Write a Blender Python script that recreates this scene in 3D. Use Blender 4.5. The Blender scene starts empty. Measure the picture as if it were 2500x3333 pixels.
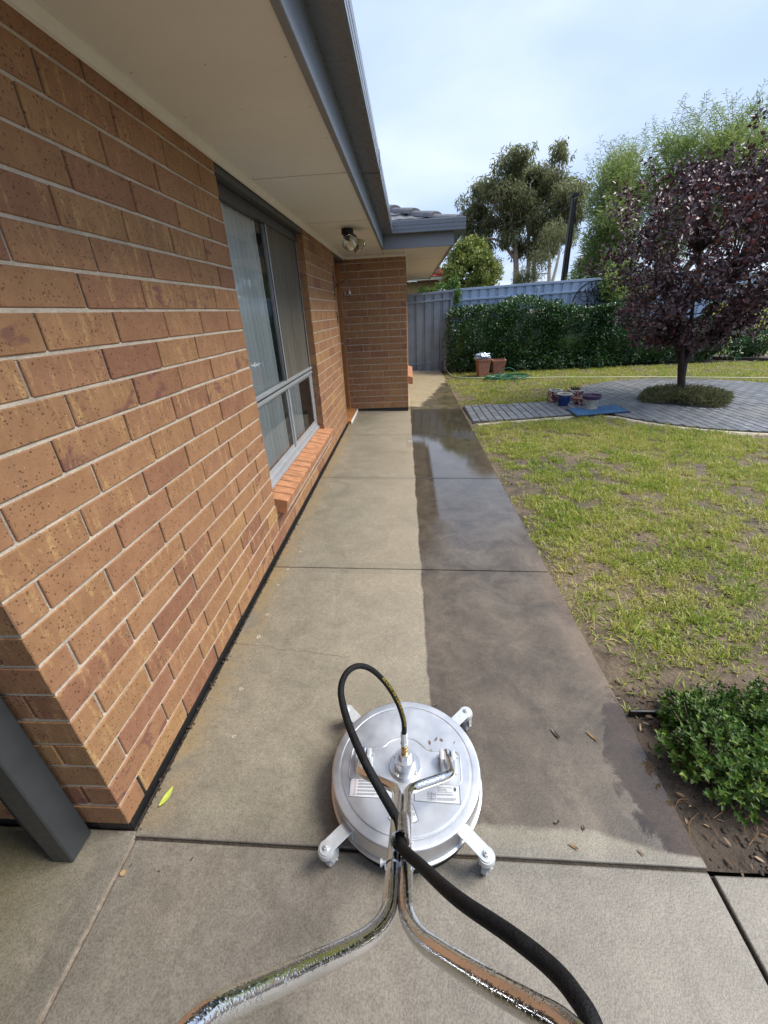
import bpy, bmesh, math, random
import numpy as np
from mathutils import Vector, Matrix, Quaternion, Euler

random.seed(7)
rng = np.random.default_rng(11)
R = math.radians
scene = bpy.context.scene
COL = scene.collection

# ------------------------------------------------------------------ camera
CAM = Vector((0.9341, -0.6877, 1.4522))
cd = bpy.data.cameras.new('camera')
cam = bpy.data.objects.new('camera', cd)
COL.objects.link(cam)
scene.camera = cam
cd.sensor_fit = 'HORIZONTAL'
cd.sensor_width = 36.0
cd.lens = 36.0 * 1324.1 / 2500.0
cd.clip_start = 0.02
cd.clip_end = 2000
yaw, pit, rol = 0.0769, 0.4579, -0.0516
fw = Vector((-math.sin(yaw) * math.cos(pit), math.cos(yaw) * math.cos(pit), -math.sin(pit)))
r0 = Vector((math.cos(yaw), math.sin(yaw), 0))
u0 = r0.cross(fw)
rr = r0 * math.cos(rol) + u0 * math.sin(rol)
uu = -r0 * math.sin(rol) + u0 * math.cos(rol)
cam.matrix_world = Matrix(((rr.x, uu.x, -fw.x, CAM.x), (rr.y, uu.y, -fw.y, CAM.y), (rr.z, uu.z, -fw.z, CAM.z), (0, 0, 0, 1)))

# ------------------------------------------------------------------ light
SUN_AZ, SUN_EL = R(86), R(52)          # azimuth from +y towards +x
sd = Vector((math.sin(SUN_AZ) * math.cos(SUN_EL), math.cos(SUN_AZ) * math.cos(SUN_EL), math.sin(SUN_EL)))
sl = bpy.data.lights.new('sun', 'SUN')
sl.energy = 2.3
sl.angle = R(30)
sl.color = (1.0, 0.95, 0.87)
sun = bpy.data.objects.new('sun', sl)
COL.objects.link(sun)
sun.rotation_mode = 'QUATERNION'
sun.rotation_quaternion = sd.to_track_quat('Z', 'Y')

scene.view_settings.view_transform = 'Standard'
scene.view_settings.look = 'None'
scene.view_settings.gamma = 1.0
scene.view_settings.use_curve_mapping = False
scene.view_settings.exposure = 1.0
scene.cycles.max_bounces = 6
scene.cycles.diffuse_bounces = 3
scene.cycles.glossy_bounces = 4
scene.cycles.transmission_bounces = 5
scene.cycles.transparent_max_bounces = 6
scene.cycles.caustics_reflective = False
scene.cycles.caustics_refractive = False


# ------------------------------------------------------------------ node helpers
class NG:
    def __init__(s, nt):
        s.nt = nt

    def new(s, t, **k):
        n = s.nt.nodes.new(t)
        for a, v in k.items():
            setattr(n, a, v)
        return n

    def put(s, sock, v):
        if hasattr(v, 'is_output') or isinstance(v, bpy.types.NodeSocket):
            s.nt.links.new(v, sock)
        elif v is not None:
            if hasattr(sock.default_value, '__len__') and not hasattr(v, '__len__'):
                sock.default_value = [v] * len(sock.default_value)
            elif hasattr(sock.default_value, '__len__') and len(sock.default_value) == 4 and len(v) == 3:
                sock.default_value = (*v, 1)
            else:
                sock.default_value = v

    def m(s, op, a, b=None, c=None, clamp=False):
        n = s.new('ShaderNodeMath', operation=op, use_clamp=clamp)
        s.put(n.inputs[0], a)
        if b is not None: s.put(n.inputs[1], b)
        if c is not None: s.put(n.inputs[2], c)
        return n.outputs[0]

    def mix(s, f, a, b, blend='MIX'):
        n = s.new('ShaderNodeMix', data_type='RGBA', blend_type=blend)
        s.put(n.inputs[0], f); s.put(n.inputs[6], a); s.put(n.inputs[7], b)
        return n.outputs[2]

    def mapr(s, v, a, b, c=0.0, d=1.0, smooth=False):
        n = s.new('ShaderNodeMapRange', clamp=True)
        if smooth: n.interpolation_type = 'SMOOTHSTEP'
        for i, q in enumerate((v, a, b, c, d)): s.put(n.inputs[i], q)
        return n.outputs[0]

    def noise(s, vec, scale, detail=3, rough=0.55, dist=0.0):
        n = s.new('ShaderNodeTexNoise')
        if vec is not None: s.put(n.inputs['Vector'], vec)
        n.inputs['Scale'].default_value = scale
        n.inputs['Detail'].default_value = detail
        n.inputs['Roughness'].default_value = rough
        n.inputs['Distortion'].default_value = dist
        return n.outputs[0]

    def voro(s, vec, scale, feature='F1', out='Distance', rand=1.0):
        n = s.new('ShaderNodeTexVoronoi', feature=feature)
        s.put(n.inputs['Vector'], vec)
        n.inputs['Scale'].default_value = scale
        n.inputs['Randomness'].default_value = rand
        return n.outputs[out]

    def ramp(s, f, stops):
        n = s.new('ShaderNodeValToRGB')
        e = n.color_ramp.elements
        while len(e) < len(stops): e.new(0.5)
        for i, (p, c) in enumerate(stops):
            e[i].position = p
            e[i].color = (*c, 1) if len(c) == 3 else c
        s.put(n.inputs[0], f)
        return n.outputs[0]

    def vm(s, op, a, b=None):
        n = s.new('ShaderNodeVectorMath', operation=op)
        s.put(n.inputs[0], a)
        if b is not None: s.put(n.inputs[1], b)
        return n.outputs[0]

    def sep(s, v):
        n = s.new('ShaderNodeSeparateXYZ'); s.put(n.inputs[0], v)
        return n.outputs

    def pos(s):
        return s.new('ShaderNodeNewGeometry').outputs['Position']

    def obj(s):
        return s.new('ShaderNodeTexCoord').outputs['Object']

    def island(s):
        return s.new('ShaderNodeNewGeometry').outputs['Random Per Island']

    def orand(s):
        return s.new('ShaderNodeObjectInfo').outputs['Random']

    def bump(s, h, strength=0.3, dist=0.01, normal=None):
        n = s.new('ShaderNodeBump')
        n.inputs['Strength'].default_value = strength
        n.inputs['Distance'].default_value = dist
        s.put(n.inputs['Height'], h)
        if normal is not None: s.put(n.inputs['Normal'], normal)
        return n.outputs[0]


def newmat(name):
    m = bpy.data.materials.new(name)
    m.use_nodes = True
    g = NG(m.node_tree)
    b = m.node_tree.nodes['Principled BSDF']
    out = m.node_tree.nodes['Material Output']
    return m, g, b, out


def plain(name, col, rough=0.6, metal=0.0, var=0.12, vscale=9.0, bump=0.0, bscale=80.0, spec=0.5):
    m, g, b, o = newmat(name)
    p = g.pos()
    n = g.noise(p, vscale, 4)
    n2 = g.noise(p, vscale * 7, 3)
    f = g.m('ADD', g.m('MULTIPLY', n, 0.7), g.m('MULTIPLY', n2, 0.3))
    lo = tuple(c * (1 - var * 1.6) for c in col); hi = tuple(min(1, c * (1 + var * 1.6)) for c in col)
    g.put(b.inputs['Base Color'], g.mix(g.mapr(f, 0.3, 0.7), lo, hi))
    g.put(b.inputs['Roughness'], g.mapr(n2, 0.3, 0.7, max(0.02, rough - 0.08), min(1, rough + 0.08)))
    b.inputs['Metallic'].default_value = metal
    b.inputs['Specular IOR Level'].default_value = spec
    if bump:
        g.put(b.inputs['Normal'], g.bump(g.noise(p, bscale, 4), bump, 0.01))
    return m


# ------------------------------------------------------------------ world
w = bpy.data.worlds.new('World')
scene.world = w
w.use_nodes = True
g = NG(w.node_tree)
bg = w.node_tree.nodes['Background']
sky = g.new('ShaderNodeTexSky', sky_type='NISHITA')
sky.sun_disc = False
sky.sun_elevation = SUN_EL
sky.sun_rotation = SUN_AZ
sky.air_density = 1.0
sky.dust_density = 2.0
sky.ozone_density = 1.5
tc = g.new('ShaderNodeTexCoord').outputs['Generated']
sx, sy, sz = g.sep(tc)
zz = g.m('ADD', g.m('MAXIMUM', sz, 0.0), 0.16)
flat = g.new('ShaderNodeCombineXYZ')
g.put(flat.inputs[0], g.m('DIVIDE', sx, zz)); g.put(flat.inputs[1], g.m('DIVIDE', sy, zz)); g.put(flat.inputs[2], 12.4)
c1 = g.noise(flat.outputs[0], 0.55, 3, 0.45, 0.3)
c2 = g.noise(flat.outputs[0], 1.6, 4, 0.5, 0.2)
cl = g.m('ADD', g.m('MULTIPLY', c1, 0.78), g.m('MULTIPLY', c2, 0.22))
thick = g.mapr(cl, 0.34, 0.66, 0.72, 0.98, True)
tint = g.mix(g.mapr(cl, 0.42, 0.64, 0, 1, True), (3.5, 4.5, 6.5), (5.2, 5.9, 7.0))
g.put(bg.inputs['Color'], g.mix(thick, sky.outputs[0], tint))
bg.inputs['Strength'].default_value = 0.092


# ------------------------------------------------------------------ mesh helpers
class MB:
    def __init__(s):
        s.v = []; s.f = []

    def add(s, vs, fs):
        o = len(s.v)
        s.v += [tuple(p) for p in vs]
        s.f += [tuple(i + o for i in q) for q in fs]
        return s

    def box(s, x0, x1, y0, y1, z0, z1):
        return s.add([(x0, y0, z0), (x1, y0, z0), (x1, y1, z0), (x0, y1, z0), (x0, y0, z1), (x1, y0, z1), (x1, y1, z1), (x0, y1, z1)],
                     [(0, 3, 2, 1), (4, 5, 6, 7), (0, 1, 5, 4), (1, 2, 6, 5), (2, 3, 7, 6), (3, 0, 4, 7)])

    def hexa(s, b, t):
        return s.add(list(b) + list(t), [(0, 3, 2, 1), (4, 5, 6, 7), (0, 1, 5, 4), (1, 2, 6, 5), (2, 3, 7, 6), (3, 0, 4, 7)])

    def prism(s, poly, z0, z1):
        n = len(poly)
        a = [(*p[:2], z0 if not callable(z0) else z0(*p[:2])) for p in poly]
        b = [(*p[:2], z1 if not callable(z1) else z1(*p[:2])) for p in poly]
        return s.add(a + b, [tuple(range(n - 1, -1, -1)), tuple(range(n, 2 * n))] + [(i, (i + 1) % n, n + (i + 1) % n, n + i) for i in range(n)])

    def lathe(s, prof, c=(0, 0, 0), n=32, M=None, cap=True):
        vs = []; fs = []
        for r, z in prof:
            for k in range(n):
                a = 2 * math.pi * k / n
                q = Vector((r * math.cos(a), r * math.sin(a), z))
                if M is not None: q = M @ q
                vs.append(q + Vector(c))
        for i in range(len(prof) - 1):
            for k in range(n):
                fs.append((i * n + k, i * n + (k + 1) % n, (i + 1) * n + (k + 1) % n, (i + 1) * n + k))
        if cap:
            fs.append(tuple(range(n - 1, -1, -1)))
            fs.append(tuple((len(prof) - 1) * n + k for k in range(n)))
        return s.add(vs, fs)

    def tube(s, pts, r, n=12, cap=True):
        P = [Vector(p) for p in pts]
        rad = r if hasattr(r, '__len__') else [r] * len(P)
        T = []
        for i in range(len(P)):
            d = (P[min(i + 1, len(P) - 1)] - P[max(i - 1, 0)])
            T.append(d.normalized() if d.length > 1e-9 else Vector((0, 0, 1)))
        up = Vector((0, 0, 1)) if abs(T[0].z) < 0.9 else Vector((1, 0, 0))
        nrm = T[0].cross(up).normalized()
        vs = []; fs = []
        for i, p in enumerate(P):
            if i:
                q = T[i - 1].rotation_difference(T[i])
                nrm = (q @ nrm)
                nrm = (nrm - T[i] * nrm.dot(T[i])).normalized()
            bn = T[i].cross(nrm)
            for k in range(n):
                a = 2 * math.pi * k / n
                vs.append(p + (nrm * math.cos(a) + bn * math.sin(a)) * rad[i])
        for i in range(len(P) - 1):
            for k in range(n):
                fs.append((i * n + k, i * n + (k + 1) % n, (i + 1) * n + (k + 1) % n, (i + 1) * n + k))
        if cap:
            fs.append(tuple(range(n - 1, -1, -1)))
            fs.append(tuple((len(P) - 1) * n + k for k in range(n)))
        return s.add(vs, fs)

    def sphere(s, c, r, n=12, m=8, sc=(1, 1, 1)):
        prof = [(r * math.sin(math.pi * i / m), -r * math.cos(math.pi * i / m)) for i in range(m + 1)]
        prof[0] = (1e-4, prof[0][1]); prof[-1] = (1e-4, prof[-1][1])
        M = Matrix.Diagonal((*sc, 1)).to_3x3()
        return s.lathe(prof, c, n, M)

    def mesh(s, name, bevel=0.0, seg=1, smooth=None):
        me = bpy.data.meshes.new(name)
        me.from_pydata(s.v, [], s.f)
        if bevel > 0:
            bm = bmesh.new(); bm.from_mesh(me)
            bmesh.ops.bevel(bm, geom=bm.edges[:], offset=bevel, segments=seg, affect='EDGES', profile=0.5, clamp_overlap=True)
            bm.to_mesh(me); bm.free()
        if smooth is not None:
            me.polygons.foreach_set('use_smooth', [True] * len(me.polygons))
            me.set_sharp_from_angle(angle=R(smooth))
        me.update()
        return me

    def build(s, name, mat, parent=None, bevel=0.0, seg=1, smooth=None, **k):
        return link(name, s.mesh(name, bevel, seg, smooth), mat, parent, **k)


def link(name, me, mat, parent=None, loc=(0, 0, 0), rot=(0, 0, 0), label=None, cat=None, group=None, kind=None):
    o = bpy.data.objects.new(name, me)
    COL.objects.link(o)
    if mat is not None and me is not None and not me.materials:
        me.materials.append(mat)
    o.location = loc
    o.rotation_euler = rot
    BASE[o.name] = Matrix.LocRotScale(Vector(loc), Euler(rot).to_quaternion(), None)
    if parent is not None:
        o.parent = parent
        o.matrix_parent_inverse = BASE[parent.name].inverted()
    tag(o, label, cat, group, kind)
    return o


BASE = {}


def tag(o, label=None, cat=None, group=None, kind=None):
    if label: o['label'] = label
    if cat: o['category'] = cat
    if group: o['group'] = group
    if kind: o['kind'] = kind
    return o


def empty(name, loc=(0, 0, 0), label=None, cat=None, group=None, kind=None):
    o = bpy.data.objects.new(name, None)
    COL.objects.link(o)
    o.empty_display_size = 0.1
    o.location = loc
    BASE[o.name] = Matrix.Translation(Vector(loc))
    return tag(o, label, cat, group, kind)


def spline(pts, n=8):
    P = [Vector(p) for p in pts]
    P = [P[0] * 2 - P[1]] + P + [P[-1] * 2 - P[-2]]
    out = []
    for i in range(1, len(P) - 2):
        a, b, c, d = P[i - 1:i + 3]
        for k in range(n):
            t = k / n
            out.append(0.5 * ((2 * b) + (c - a) * t + (2 * a - 5 * b + 4 * c - d) * t * t + (3 * b - a - 3 * c + d) * t ** 3))
    out.append(P[-2])
    return out


def textmesh(body, size, name='text'):
    cu = bpy.data.curves.new(name, 'FONT')
    cu.body = body; cu.size = size; cu.align_x = 'LEFT'; cu.extrude = 0.0
    cu.resolution_u = 2
    o = bpy.data.objects.new(name, cu)
    COL.objects.link(o)
    dg = bpy.context.evaluated_depsgraph_get()
    me = bpy.data.meshes.new_from_object(o.evaluated_get(dg))
    bpy.data.objects.remove(o)
    bpy.data.curves.remove(cu)
    return me


# numpy value noise
def vnoise(P, scale, seed=0):
    P = np.asarray(P, float) * scale
    i = np.floor(P).astype(np.int64); f = P - i
    f = f * f * (3 - 2 * f)
    d = P.shape[1]
    out = np.zeros(len(P))
    for c in range(2 ** d):
        off = np.array([(c >> k) & 1 for k in range(d)])
        q = i + off
        h = np.zeros(len(P), dtype=np.int64) + seed * 7919
        for k, pr in enumerate((374761393, 668265263, 2147483647)[:d]):
            h = h + q[:, k] * pr
        h = (h ^ (h >> 13)) * 1274126177
        h = (h ^ (h >> 16)) & 0xFFFF
        wgt = np.prod(np.where(off == 1, f, 1 - f), axis=1)
        out += wgt * (h / 65535.0)
    return out


def fbm(P, scale, seed=0, o=3):
    a = 0; s = 0
    for k in range(o):
        a = a + vnoise(P, scale * 2 ** k, seed + k) * 0.5 ** k; s += 0.5 ** k
    return a / s


def npmesh(name, V, F):
    """V (n,3), F list of int arrays (m,k)"""
    me = bpy.data.meshes.new(name)
    me.vertices.add(len(V))
    me.vertices.foreach_set('co', np.asarray(V, np.float32).ravel())
    loops = np.concatenate([f.ravel() for f in F]).astype(np.int32)
    tot = np.concatenate([np.full(len(f), f.shape[1], np.int32) for f in F])
    start = np.concatenate([[0], np.cumsum(tot)[:-1]]).astype(np.int32)
    me.loops.add(len(loops))
    me.loops.foreach_set('vertex_index', loops)
    me.polygons.add(len(tot))
    me.polygons.foreach_set('loop_start', start)
    me.polygons.foreach_set('loop_total', tot)
    me.update(calc_edges=True)
    me.validate()
    return me


def unit(a):
    return a / np.maximum(np.linalg.norm(a, axis=1, keepdims=True), 1e-9)


def leafmesh(name, P, Dr, L, W, up=None, fold=0.25, droop=0.2, hexa=True, shape=0.5):
    """leaves at P, pointing along Dr; up = approx leaf normal"""
    n = len(P)
    Dr = unit(np.asarray(Dr, float))
    if up is None: up = rng.normal(size=(n, 3)) * 0.6 + np.array([0, 0, 1.0])
    S = unit(np.cross(Dr, up))
    N = np.cross(S, Dr)
    L = np.broadcast_to(np.asarray(L, float), (n,))[:, None]
    W = np.broadcast_to(np.asarray(W, float), (n,))[:, None]
    tip = P + Dr * L - N * L * droop
    if not hexa:
        mid = P + Dr * L * shape
        a = mid + S * W * 0.5 + N * W * fold; b = mid - S * W * 0.5 + N * W * fold
        V = np.stack([P, a, tip, b], 1).reshape(-1, 3)
        k = np.arange(n)[:, None] * 4
        F = [np.concatenate([k + np.array([[0, 1, 2]]), k + np.array([[0, 2, 3]])])]
        return npmesh(name, V, F)
    m1 = P + Dr * L * 0.3; m2 = P + Dr * L * 0.68 - N * L * droop * 0.4
    a1 = m1 + S * W * 0.48 + N * W * fold; b1 = m1 - S * W * 0.48 + N * W * fold
    a2 = m2 + S * W * 0.40 + N * W * fold; b2 = m2 - S * W * 0.40 + N * W * fold
    V = np.stack([P, a1, a2, tip, b2, b1], 1).reshape(-1, 3)
    k = np.arange(n)[:, None] * 6
    F = [np.concatenate([k + np.array([[0, 1, 2, 3]]), k + np.array([[0, 3, 4, 5]])])]
    return npmesh(name, V, F)


def leafmat(name, cols, rough=0.45, trans=0.25, big=0.5, bigscale=0.9, spec=0.5):
    """cols: list of (pos,colour) picked by leaf"""
    m, g, b, o = newmat(name)
    isl = g.island()
    f = g.m('ADD', g.m('MULTIPLY', isl, 1 - big), g.m('MULTIPLY', g.mapr(g.noise(g.pos(), bigscale, 3), 0.3, 0.7), big))
    c = g.ramp(f, cols)
    g.put(b.inputs['Base Color'], c)
    b.inputs['Roughness'].default_value = rough
    b.inputs['Specular IOR Level'].default_value = spec
    if trans > 0:
        t = g.new('ShaderNodeBsdfTranslucent')
        g.put(t.inputs[0], c)
        ms = g.new('ShaderNodeMixShader')
        ms.inputs[0].default_value = trans
        g.nt.links.new(b.outputs[0], ms.inputs[1]); g.nt.links.new(t.outputs[0], ms.inputs[2])
        g.nt.links.new(ms.outputs[0], o.inputs[0])
    return m

# ================================================================== materials
def mat_concrete():
    m, g, b, o = newmat('concrete')
    p = g.pos()
    x, y, z = g.sep(p)
    n1 = g.noise(p, 1.4, 5, 0.6); n2 = g.noise(p, 5.5, 6, 0.6, 0.6); n3 = g.noise(p, 45, 5, 0.6); n4 = g.noise(p, 190, 3, 0.6)
    wob = g.m('MULTIPLY', g.m('SUBTRACT', g.noise(g.vm('MULTIPLY', p, (0, 1, 0)), 3.0, 4, 0.6), 0.5), 0.05)
    bx = g.m('ADD', g.m('SUBTRACT', 1.0, g.m('MULTIPLY', y, 0.0105)), wob)
    side = g.mapr(g.m('SUBTRACT', x, bx), -0.004, 0.006, 0, 1)
    nearedge = g.m('ADD', 0.062, g.m('MULTIPLY', g.m('SUBTRACT', n2, 0.5), 0.02))
    nearedge = g.m('SUBTRACT', nearedge, g.m('MULTIPLY', g.mapr(x, 1.45, 1.8, 0, 1, True), 0.06))
    fwd = g.mapr(g.m('SUBTRACT', y, nearedge), -0.006, 0.012)
    dirty = g.m('MULTIPLY', side, fwd)
    # cleaned concrete
    cl = g.mix(g.mapr(n2, 0.35, 0.68), (0.225, 0.206, 0.158), (0.315, 0.287, 0.222))
    tan = g.m('MULTIPLY', g.mapr(x, 0.25, 1.0, 0, 1, True), g.mapr(y, 0.2, 1.2, 0.25, 1))
    cl = g.mix(g.m('MULTIPLY', tan, g.mapr(n1, 0.3, 0.7, 0.45, 1)), cl, (0.41, 0.35, 0.255))
    olive = g.m('MULTIPLY', g.mapr(n1, 0.5, 0.72, 0, 0.75), 1.0)
    cl = g.mix(olive, cl, (0.20, 0.182, 0.132))
    rust = g.m('MULTIPLY', g.mapr(x, 0.17, 0.03, 0, 0.75, True), g.mapr(n2, 0.35, 0.65))
    cl = g.mix(rust, cl, (0.31, 0.21, 0.085))
    # near apron, browner
    ap = g.mix(g.mapr(n2, 0.35, 0.68), (0.195, 0.174, 0.142), (0.275, 0.248, 0.205))
    ap = g.mix(g.m('MULTIPLY', g.mapr(x, -0.02, -0.3), 0.85), ap, (0.155, 0.14, 0.085))
    isap = g.mapr(y, 0.03, -0.01)
    cl = g.mix(isap, cl, ap)
    # wet dirty side
    wl0 = g.m('ADD', y, g.m('MULTIPLY', g.m('SUBTRACT', n1, 0.5), 1.5))
    dt = g.mix(g.mapr(n2, 0.33, 0.7), (0.075, 0.060, 0.045), (0.175, 0.142, 0.105))
    dt = g.mix(g.mapr(g.noise(p, 2.2, 6, 0.7, 1.0), 0.52, 0.75, 0, 0.5), dt, (0.25, 0.205, 0.16))
    dt = g.mix(g.m('MULTIPLY', g.mapr(x, 1.66, 1.8, 0, 0.6, True), g.mapr(n1, 0.35, 0.6)), dt, (0.30, 0.215, 0.15))
    dt = g.mix(g.mapr(wl0, 1.6, 2.6, 0, 0.55, True), dt, g.mix(n2, (0.040, 0.034, 0.028), (0.085, 0.072, 0.058)))
    dt = g.mix(g.mapr(y, 3.6, 5.2, 0, 0.8, True), dt, g.mix(n2, (0.035, 0.028, 0.016), (0.12, 0.10, 0.065)))
    col = g.mix(dirty, cl, dt)
    # far pale patch: the mask only mixes in a lighter colour
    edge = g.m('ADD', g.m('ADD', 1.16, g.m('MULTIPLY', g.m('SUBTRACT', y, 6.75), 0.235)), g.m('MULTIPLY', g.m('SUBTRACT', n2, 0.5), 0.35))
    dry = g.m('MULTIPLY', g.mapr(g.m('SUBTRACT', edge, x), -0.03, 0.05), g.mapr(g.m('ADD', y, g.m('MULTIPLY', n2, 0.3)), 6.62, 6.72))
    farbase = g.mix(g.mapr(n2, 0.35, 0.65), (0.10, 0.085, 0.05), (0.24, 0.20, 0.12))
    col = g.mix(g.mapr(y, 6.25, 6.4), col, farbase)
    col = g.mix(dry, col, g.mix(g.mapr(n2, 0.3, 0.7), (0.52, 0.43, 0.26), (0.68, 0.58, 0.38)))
    # grain, pits and small marks
    col = g.mix(g.mapr(n3, 0.36, 0.62, 0.0, 1), g.mix(1.0, col, (0.86, 0.855, 0.85), 'MULTIPLY'), col)
    col = g.mix(g.mapr(n4, 0.36, 0.60, 0.0, 1), g.mix(1.0, col, (0.68, 0.67, 0.66), 'MULTIPLY'), col)
    col = g.mix(1.0, col, (1.07, 1.06, 1.05), 'MULTIPLY')
    sp = g.voro(p, 260)
    col = g.mix(g.m('MULTIPLY', g.mapr(sp, 0.16, 0.06), g.mapr(n2, 0.4, 0.6)), col, g.mix(1.0, col, (0.45, 0.42, 0.4), 'MULTIPLY'))
    lt = g.voro(g.vm('ADD', p, (3.1, 1.7, 0.0)), 170)
    col = g.mix(g.mapr(lt, 0.12, 0.04, 0, 0.6), col, g.mix(1.0, col, (1.7, 1.6, 1.45), 'MULTIPLY'))
    ck = g.m('ABSOLUTE', g.m('SUBTRACT', y, g.m('ADD', 0.84, g.m('ADD', g.m('MULTIPLY', g.m('SUBTRACT', g.noise(g.vm('MULTIPLY', p, (1, 0, 0)), 9, 6, 0.7), 0.5), 0.10), g.m('MULTIPLY', x, -0.12)))))
    ckm = g.m('MULTIPLY', g.mapr(ck, 0.0028, 0.0008), g.mapr(x, 0.7, 0.55))
    col = g.mix(g.m('MULTIPLY', ckm, 0.7), col, (0.07, 0.06, 0.045))
    # trowelled margins beside the joints
    mg = g.mapr(g.m('ABSOLUTE', y), 0.066, 0.060)
    for yj in (1.532, 3.143, 4.746):
        mg = g.m('MAXIMUM', mg, g.mapr(g.m('ABSOLUTE', g.m('SUBTRACT', y, yj)), 0.066, 0.058))
    mg = g.m('MAXIMUM', mg, g.m('MULTIPLY', g.mapr(g.m('ABSOLUTE', g.m('SUBTRACT', x, 1.80)), 0.075, 0.067), 0.8))
    mg = g.m('MAXIMUM', mg, g.m('MULTIPLY', g.mapr(g.m('ABSOLUTE', g.m('SUBTRACT', x, 0.02)), 0.09, 0.08), g.mapr(y, 0.0, -0.02)))
    mgn = g.m('MULTIPLY', mg, g.mapr(n1, 0.3, 0.6, 0.1, 0.40))
    col = g.mix(mgn, col, g.mix(1.0, col, (0.72, 0.74, 0.75), 'MULTIPLY'))
    # wetness
    n5 = g.noise(p, 2.6, 4, 0.55, 0.5)
    pud = g.m('MULTIPLY', g.mapr(y, 1.3, 2.2, 0, 1, True), g.mapr(y, 6.4, 5.9, 0, 1, True))
    pud = g.m('MULTIPLY', pud, g.mapr(g.m('ADD', g.m('MULTIPLY', n5, 0.55), g.m('MULTIPLY', g.mapr(y, 1.5, 3.0), 0.36)), 0.33, 0.50))
    dx = g.m('DIVIDE', g.m('SUBTRACT', x, 1.82), 0.17); dy = g.m('DIVIDE', g.m('SUBTRACT', y, 0.25), 0.34)
    el = g.m('ADD', g.m('MULTIPLY', dx, dx), g.m('MULTIPLY', dy, dy))
    el = g.m('ADD', el, g.m('MULTIPLY', g.m('SUBTRACT', g.noise(p, 11, 5, 0.65, 0.8), 0.5), 2.2))
    pud2 = g.mapr(el, 1.25, 0.75, 0, 1, True)
    spill = g.m('MULTIPLY', g.mapr(g.m('ABSOLUTE', g.m('SUBTRACT', y, 4.35)), 0.25, 0.12), g.mapr(x, 0.86, 0.90))
    wet = g.m('MULTIPLY', g.m('MAXIMUM', g.m('MAXIMUM', pud, pud2), g.m('MULTIPLY', spill, g.mapr(n2, 0.4, 0.55))), g.m('MAXIMUM', dirty, spill))
    col = g.mix(g.m('MULTIPLY', pud2, dirty), col, g.mix(1.0, col, (0.55, 0.50, 0.45), 'MULTIPLY'))
    g.put(b.inputs['Base Color'], col)
    wl = g.m('ADD', y, g.m('MULTIPLY', g.m('SUBTRACT', n5, 0.5), 2.2))
    r = g.mapr(dirty, 0, 1, g.mapr(n3, 0.3, 0.7, 0.40, 0.52), g.mapr(wl, 0.9, 2.4, 0.46, 0.10, True))
    r = g.mapr(wet, 0, 1, r, 0.045)
    g.put(b.inputs['Roughness'], r)
    g.put(b.inputs['Specular IOR Level'], g.mapr(wet, 0, 1, 0.5, 0.75))
    h = g.m('ADD', g.m('MULTIPLY', n3, 0.5), g.m('MULTIPLY', n4, 0.5))
    bn = g.new('ShaderNodeBump')
    g.put(bn.inputs['Height'], h)
    g.put(bn.inputs['Strength'], g.mapr(wet, 0, 1, g.mapr(dirty, 0, 1, 0.20, 0.13), 0.012))
    bn.inputs['Distance'].default_value = 0.01
    g.put(b.inputs['Normal'], bn.outputs[0])
    return m


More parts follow.
